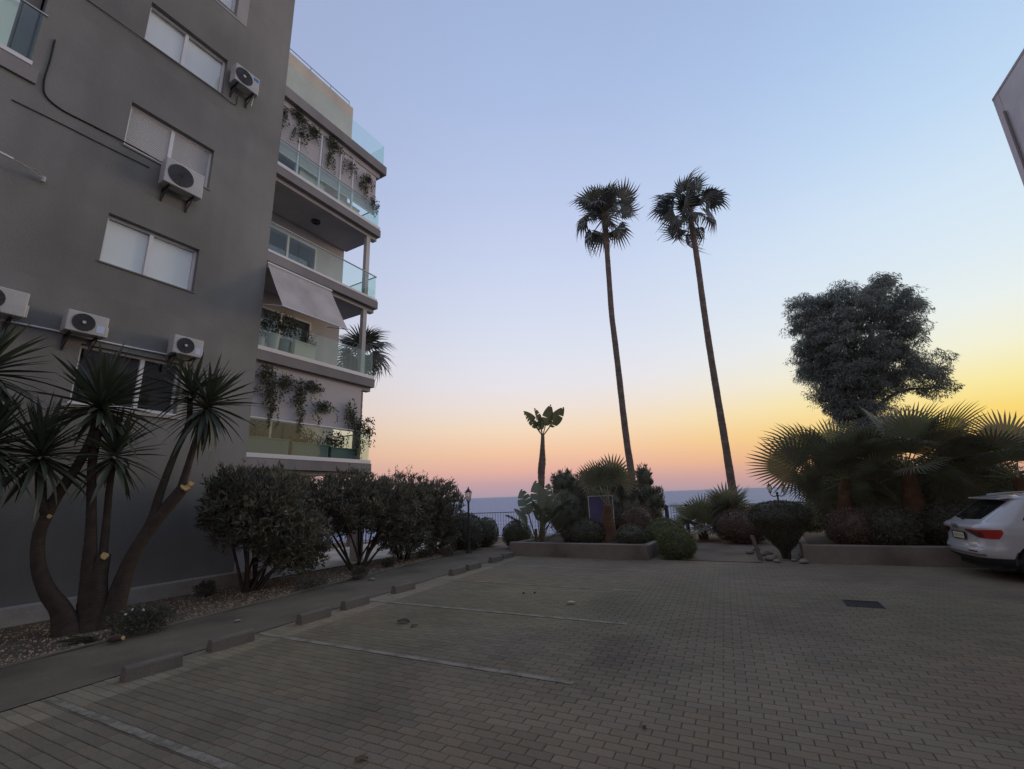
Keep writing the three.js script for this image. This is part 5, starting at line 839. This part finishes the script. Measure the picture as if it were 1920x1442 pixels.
// ================================================================ THE WHITE CAR (x forward, z to its right)
{
  const car = thing('parked_car', 'white estate car parked along the low wall, seen from its rear corner', 'car', [3.68, 0, -13.05], 0.07);
  const lerpT = (tab, y) => { if (y <= tab[0][0]) return tab[0][1]; for (let i = 1; i < tab.length; i++) if (y <= tab[i][0]) { const t = (y - tab[i - 1][0]) / (tab[i][0] - tab[i - 1][0]); return tab[i - 1][1] + (tab[i][1] - tab[i - 1][1]) * t; } return tab[tab.length - 1][1]; };
  const rear = [[0.22, 0.3], [0.34, 0.12], [0.42, 0.03], [0.5, 0.0], [0.6, 0.015], [0.62, 0.04], [0.7, 0.07], [0.82, 0.085], [0.9, 0.06], [0.965, 0.035], [1.0, 0.04], [1.04, 0.09], [1.075, 0.17], [1.1, 0.205], [1.48, 0.72], [1.505, 0.73], [1.52, 0.68], [1.545, 0.7], [1.57, 0.85], [1.59, 1.15], [1.6, 1.5]];
  const front = [[0.22, 4.2], [0.34, 4.4], [0.55, 4.48], [0.75, 4.44], [0.88, 4.3], [0.96, 4.0], [1.04, 3.45], [1.1, 3.35], [1.3, 3.02], [1.5, 2.65], [1.57, 2.3], [1.6, 1.7]];
  const wide = [[0.22, 0.8], [0.34, 0.87], [0.5, 0.9], [0.7, 0.915], [0.86, 0.92], [0.98, 0.905], [1.06, 0.875], [1.12, 0.845], [1.3, 0.765], [1.48, 0.665], [1.54, 0.615], [1.58, 0.5], [1.6, 0.3]];
  const NR = 10, NC = 12, NS = 26, NF = 10;
  // half outline at a height: from the middle of the rear to the middle of the front, on the right side
  function ring(y) {
    const xr = lerpT(rear, y), xf = lerpT(front, y), w = lerpT(wide, y), up = clamp((y - 1.06) / 0.4, 0, 1), a = Math.min(0.42 - 0.2 * up, (xf - xr) * 0.3), b = Math.min((0.36 - 0.2 * up), w * 0.6), bow = 0.07, af = Math.min(0.5, (xf - xr) * 0.3), bf = Math.min(0.45, w * 0.6), P = [];
    for (let i = 0; i < NR; i++) { const z = (w - b) * i / NR; P.push([xr + bow * (z / w) ** 2, z]); }
    const xc = xr + bow * ((w - b) / w) ** 2;
    for (let i = 0; i < NC; i++) { const t = i / NC * Math.PI / 2; P.push([xc + a * (1 - Math.cos(t)), w - b + b * Math.sin(t)]); }
    for (let i = 0; i <= NS; i++) P.push([xc + a + (xf - af - xc - a) * i / NS, w]);
    for (let i = 1; i <= NC; i++) { const t = i / NC * Math.PI / 2; P.push([xf - af + af * Math.sin(t), w - bf + bf * Math.cos(t)]); }
    for (let i = 1; i <= NF; i++) P.push([xf, (w - bf) * (1 - i / NF)]);
    return P;
  }
  const ys = [0.22, 0.28, 0.34, 0.38, 0.42, 0.46, 0.5, 0.55, 0.6, 0.62, 0.66, 0.7, 0.76, 0.82, 0.86, 0.9, 0.935, 0.965, 0.985, 1.0, 1.02, 1.04, 1.06, 1.075, 1.1, 1.16, 1.22, 1.3, 1.38, 1.44, 1.48, 1.505, 1.52, 1.545, 1.57, 1.585, 1.6];
  const full = (y) => { const h = ring(y), o = h.map(([x, z]) => [x, z]); for (let i = h.length - 2; i > 0; i--) o.push([h[i][0], -h[i][1]]); return o; };
  const rows = ys.map(full), n = rows[0].length, pos = [], idx = [];
  rows.forEach((r, k) => r.forEach(([x, z]) => pos.push(x, ys[k], z)));
  for (let k = 0; k < ys.length - 1; k++) for (let i = 0; i < n; i++) { const j = (i + 1) % n, a = k * n + i, b = k * n + j, c = a + n, d = b + n; idx.push(a, c, b, b, c, d); }
  const cap = (k, flip) => { const c = pos.length / 3, r = rows[k]; pos.push((r[0][0] + r[ring(ys[k]).length - 1][0]) / 2, ys[k], 0); for (let i = 0; i < n; i++) { const j = (i + 1) % n; flip ? idx.push(c, k * n + j, k * n + i) : idx.push(c, k * n + i, k * n + j); } };
  cap(0, false); cap(ys.length - 1, true);
  let body = new THREE.BufferGeometry(); body.setAttribute('position', new THREE.Float32BufferAttribute(pos, 3)); body.setIndex(idx); body.computeVertexNormals();
  // make sure that faces point outwards
  { let v = 0; const p = body.attributes.position; for (let i = 0; i < idx.length; i += 3) { const a = V().fromBufferAttribute(p, idx[i]), b = V().fromBufferAttribute(p, idx[i + 1]), c = V().fromBufferAttribute(p, idx[i + 2]); v += a.dot(b.cross(c)); } if (v < 0) { for (let i = 0; i < idx.length; i += 3) { const t = idx[i]; idx[i] = idx[i + 1]; idx[i + 1] = t; } body.setIndex(idx); body.computeVertexNormals(); } }
  body.setAttribute('uv', new THREE.Float32BufferAttribute(new Float32Array(pos.length / 3 * 2), 2));
  const paint = phys('white car paint', [0.48, 0.495, 0.495], 0.32, { clearcoat: 1, clearcoatRoughness: 0.05 }), rubber = std('dark cladding', [0.03, 0.03, 0.033], 0.65);
  const ev = new Evaluator(); ev.attributes = ['position', 'normal', 'uv']; ev.useGroups = false;
  let br = new Brush(body, paint); br.updateMatrixWorld();
  for (const x of [0.86, 3.54]) { const c = new Brush(new THREE.CylinderGeometry(0.385, 0.385, 2.4, 36).rotateX(Math.PI / 2).translate(x, 0.34, 0), paint); c.updateMatrixWorld(); br = ev.evaluate(br, c, SUBTRACTION); }
  mesh('body', br.geometry, paint, car);
  mesh('underbody', span(0.25, 4.25, 0.19, 0.5, -0.7, 0.7), M.black, car);
  // a patch of skin lifted off the body: outline indexes i0..i1 on the right half (negative side mirrored), heights y0..y1
  function patch(name, mat, i0, i1, yTop, yBot, off, side = 1, parent = car, steps = 8) {
    const P = [], I = [], m = i1 - i0; const up = (i) => (typeof yTop === 'function' ? yTop((i - i0) / m) : yTop), lo = (i) => (typeof yBot === 'function' ? yBot((i - i0) / m) : yBot);
    for (let i = i0; i <= i1; i++) for (let k = 0; k <= steps; k++) { const y = lo(i) + (up(i) - lo(i)) * k / steps, r = ring(y), q = r[i], a = r[Math.max(0, i - 1)], b = r[Math.min(r.length - 1, i + 1)]; const nx = -(b[1] - a[1]), nz = b[0] - a[0], l = Math.hypot(nx, nz) || 1; P.push(q[0] + nx / l * off, y + (y > 1.06 && y < 1.5 ? off * 0.5 : 0), (q[1] + nz / l * off) * side); }
    for (let i = 0; i < m; i++) for (let k = 0; k < steps; k++) { const a = i * (steps + 1) + k, b = a + steps + 1; I.push(a, b, a + 1, b, b + 1, a + 1); }
    const g = new THREE.BufferGeometry(); g.setAttribute('position', new THREE.Float32BufferAttribute(P, 3)); g.setIndex(I); g.computeVertexNormals(); mat.side = THREE.DoubleSide; return mesh(name, g, mat, parent);
  }
  const both = (name, mat, ...a) => { patch(name, mat, ...a, 1); patch(name, mat, ...a, -1); };
  const dark = std('tinted glass', [0.012, 0.013, 0.014], 0.04), red = phys('tail lamp red', [0.42, 0.02, 0.015], 0.15, { clearcoat: 1 }), redDark = phys('tail lamp dark red', [0.12, 0.01, 0.012], 0.15, { clearcoat: 1 });
  // rear window as one sheet across both halves
  { const w = new THREE.Group(); w.name = 'rear_window'; car.add(w); for (const s of [1, -1]) patch('pane', dark, 0, NR, (t) => 1.475 - 0.02 * t * t, (t) => 1.115 + 0.02 * t * t, 0.006, s, w, 10); mesh('wiper', [rod([0.2, 1.125, 0.02], [0.27, 1.2, -0.42], 0.009, 5)], M.black, w); mesh('wiper_hub', cyl(0.025, 0.02, 0.03, 0.185, 1.105, 0, 10), M.black, w); }
  mesh('spoiler', [metric(new RoundedBoxGeometry(0.3, 0.035, 1.14, 3, 0.016).rotateZ(0.1).translate(0.73, 1.528, 0))], paint, car);
  // tail lamps wrap round the corner
  for (const s of [1, -1]) {
    const L = new THREE.Group(); L.name = 'tail_lamp'; car.add(L);
    patch('lens', redDark, 6, NR + 4, (t) => 0.945 - 0.004 * t, (t) => 0.9 - 0.09 * Math.min(1, t * 1.5) - 0.02 * t, 0.006, s, L, 6);
    patch('lens', red, NR + 4, NR + NC - 2, (t) => 0.945 + 0.012 * t, (t) => (t < 0.65 ? 0.79 - 0.02 * t : 0.777 + (t - 0.65) * 0.38), 0.007, s, L, 6);
    patch('light_strip', red, 7, NR + 5, (t) => 0.94, (t) => 0.915 - 0.015 * t, 0.009, s, L, 3);
  }
  both('lower_bumper', rubber, 0, NR + NC + 2, 0.43, 0.24, 0.008); both('sill_cladding', rubber, NR + NC + 2, NR + NC + NS, 0.4, 0.24, 0.006);
  both('bumper_shelf', phys('grey lower trim', [0.2, 0.2, 0.2], 0.5), 0, NR + 5, 0.5, 0.455, 0.007); both('reflector', redDark, NR - 3, NR + 2, 0.545, 0.525, 0.008);
  both('bumper_seam', M.slab, 0, NR + 4, 0.622, 0.616, 0.004);
  
  // side windows: rear quarter, rear door, front door
  for (const s of [1, -1]) { const a = NR + NC; patch('side_window', dark, a + 1, a + 5, (t) => 1.34 + 0.12 * Math.sqrt(t), 1.12, 0.006, s); patch('side_window', dark, a + 6, a + 13, 1.47, 1.11, 0.006, s); patch('side_window', dark, a + 14, a + 22, (t) => 1.475 - 0.06 * t * t, 1.1, 0.006, s); patch('windscreen', dark, a + NS + NC + 1, a + NS + NC + NF, 1.48, 1.12, 0.006, s); }
  both('headlamp', std('headlamp glass', [0.5, 0.52, 0.55], 0.1), NR + NC + NS + 3, NR + NC + NS + NC - 1, 0.8, 0.66, 0.006); both('front_grille', rubber, NR + NC + NS + NC + 2, NR + NC + NS + NC + NF, 0.78, 0.42, 0.005);
  for (const s of [1, -1]) mesh('door_mirror', rbox(0.13, 0.15, 0.2, 0.05, 2.95, 1.1, s * 0.98, 3), paint, car);
  for (const s of [1, -1]) mesh('roof_rail', tube([[0.9, 1.575, s * 0.56], [1.4, 1.61, s * 0.57], [2.3, 1.6, s * 0.57], [2.6, 1.55, s * 0.6]], 0.016, 20, 6), M.steel, car);
  // number plate, badge and model script
  const c = document.createElement('canvas'); c.width = 256; c.height = 64; const k = c.getContext('2d'); k.fillStyle = '#d8d2b4'; k.fillRect(0, 0, 256, 64); k.fillStyle = '#23345e'; k.fillRect(0, 0, 26, 64); k.fillStyle = '#3c3a34'; k.font = 'bold 46px sans-serif'; k.textAlign = 'center'; k.textBaseline = 'middle'; for (const [x, w] of [[52, 22], [82, 22], [112, 22], [154, 20], [184, 20], [214, 20]]) { k.globalAlpha = 0.35; k.fillRect(x, 16, w, 34); } k.globalAlpha = 1;
  const tx = new THREE.CanvasTexture(c); tx.colorSpace = THREE.SRGBColorSpace;
  { const p = new THREE.Group(); p.name = 'number_plate'; car.add(p); mesh('holder', rbox(0.02, 0.15, 0.54, 0.006, 0.058, 0.8, 0), M.black, p); const g = new THREE.PlaneGeometry(0.5, 0.115).rotateY(-Math.PI / 2).translate(0.045, 0.8, 0); mesh('plate', g, std('plate print', [1, 1, 1], 0.5, { map: tx }), p); }
  mesh('badge', [-0.09, -0.03, 0.03, 0.09].map((z) => new THREE.TorusGeometry(0.038, 0.006, 6, 20).rotateY(Math.PI / 2).translate(0.024, 0.985, z)), std('badge chrome', [0.22, 0.22, 0.25], 0.25, { metalness: 0.9 }), car);
  // wheels
  for (const x of [0.86, 3.54]) for (const s of [1, -1]) {
    const w = new THREE.Group(); w.name = 'wheel'; w.position.set(x, 0.34, s * 0.8); car.add(w);
    mesh('tyre', new THREE.TorusGeometry(0.265, 0.085, 14, 36).scale(1, 1, 1.25), M.black, w);
    mesh('rim', [new THREE.TorusGeometry(0.215, 0.018, 8, 32).translate(0, 0, s * 0.07), ...Array.from({ length: 10 }, (_, i) => { const a = i * Math.PI / 5; return rod([0, 0, s * 0.06], [Math.cos(a) * 0.215, Math.sin(a) * 0.215, s * 0.075], 0.016, 5); }), cyl(0.05, 0.05, 0.03, 0, -0.015, 0, 14).rotateX(Math.PI / 2).translate(0, 0, s * 0.07)], M.steel, w);
    mesh('brake_disc', new THREE.CylinderGeometry(0.16, 0.16, 0.02, 24).rotateX(Math.PI / 2), M.dark, w);
  }
  for (const x of [0.86, 3.54]) for (const s of [1, -1]) mesh('arch_trim', new THREE.TorusGeometry(0.395, 0.022, 6, 28, Math.PI * 1.04).rotateZ(-0.06).translate(x, 0.34, s * 0.885), rubber, car);
}
renderer.render(scene, camera);
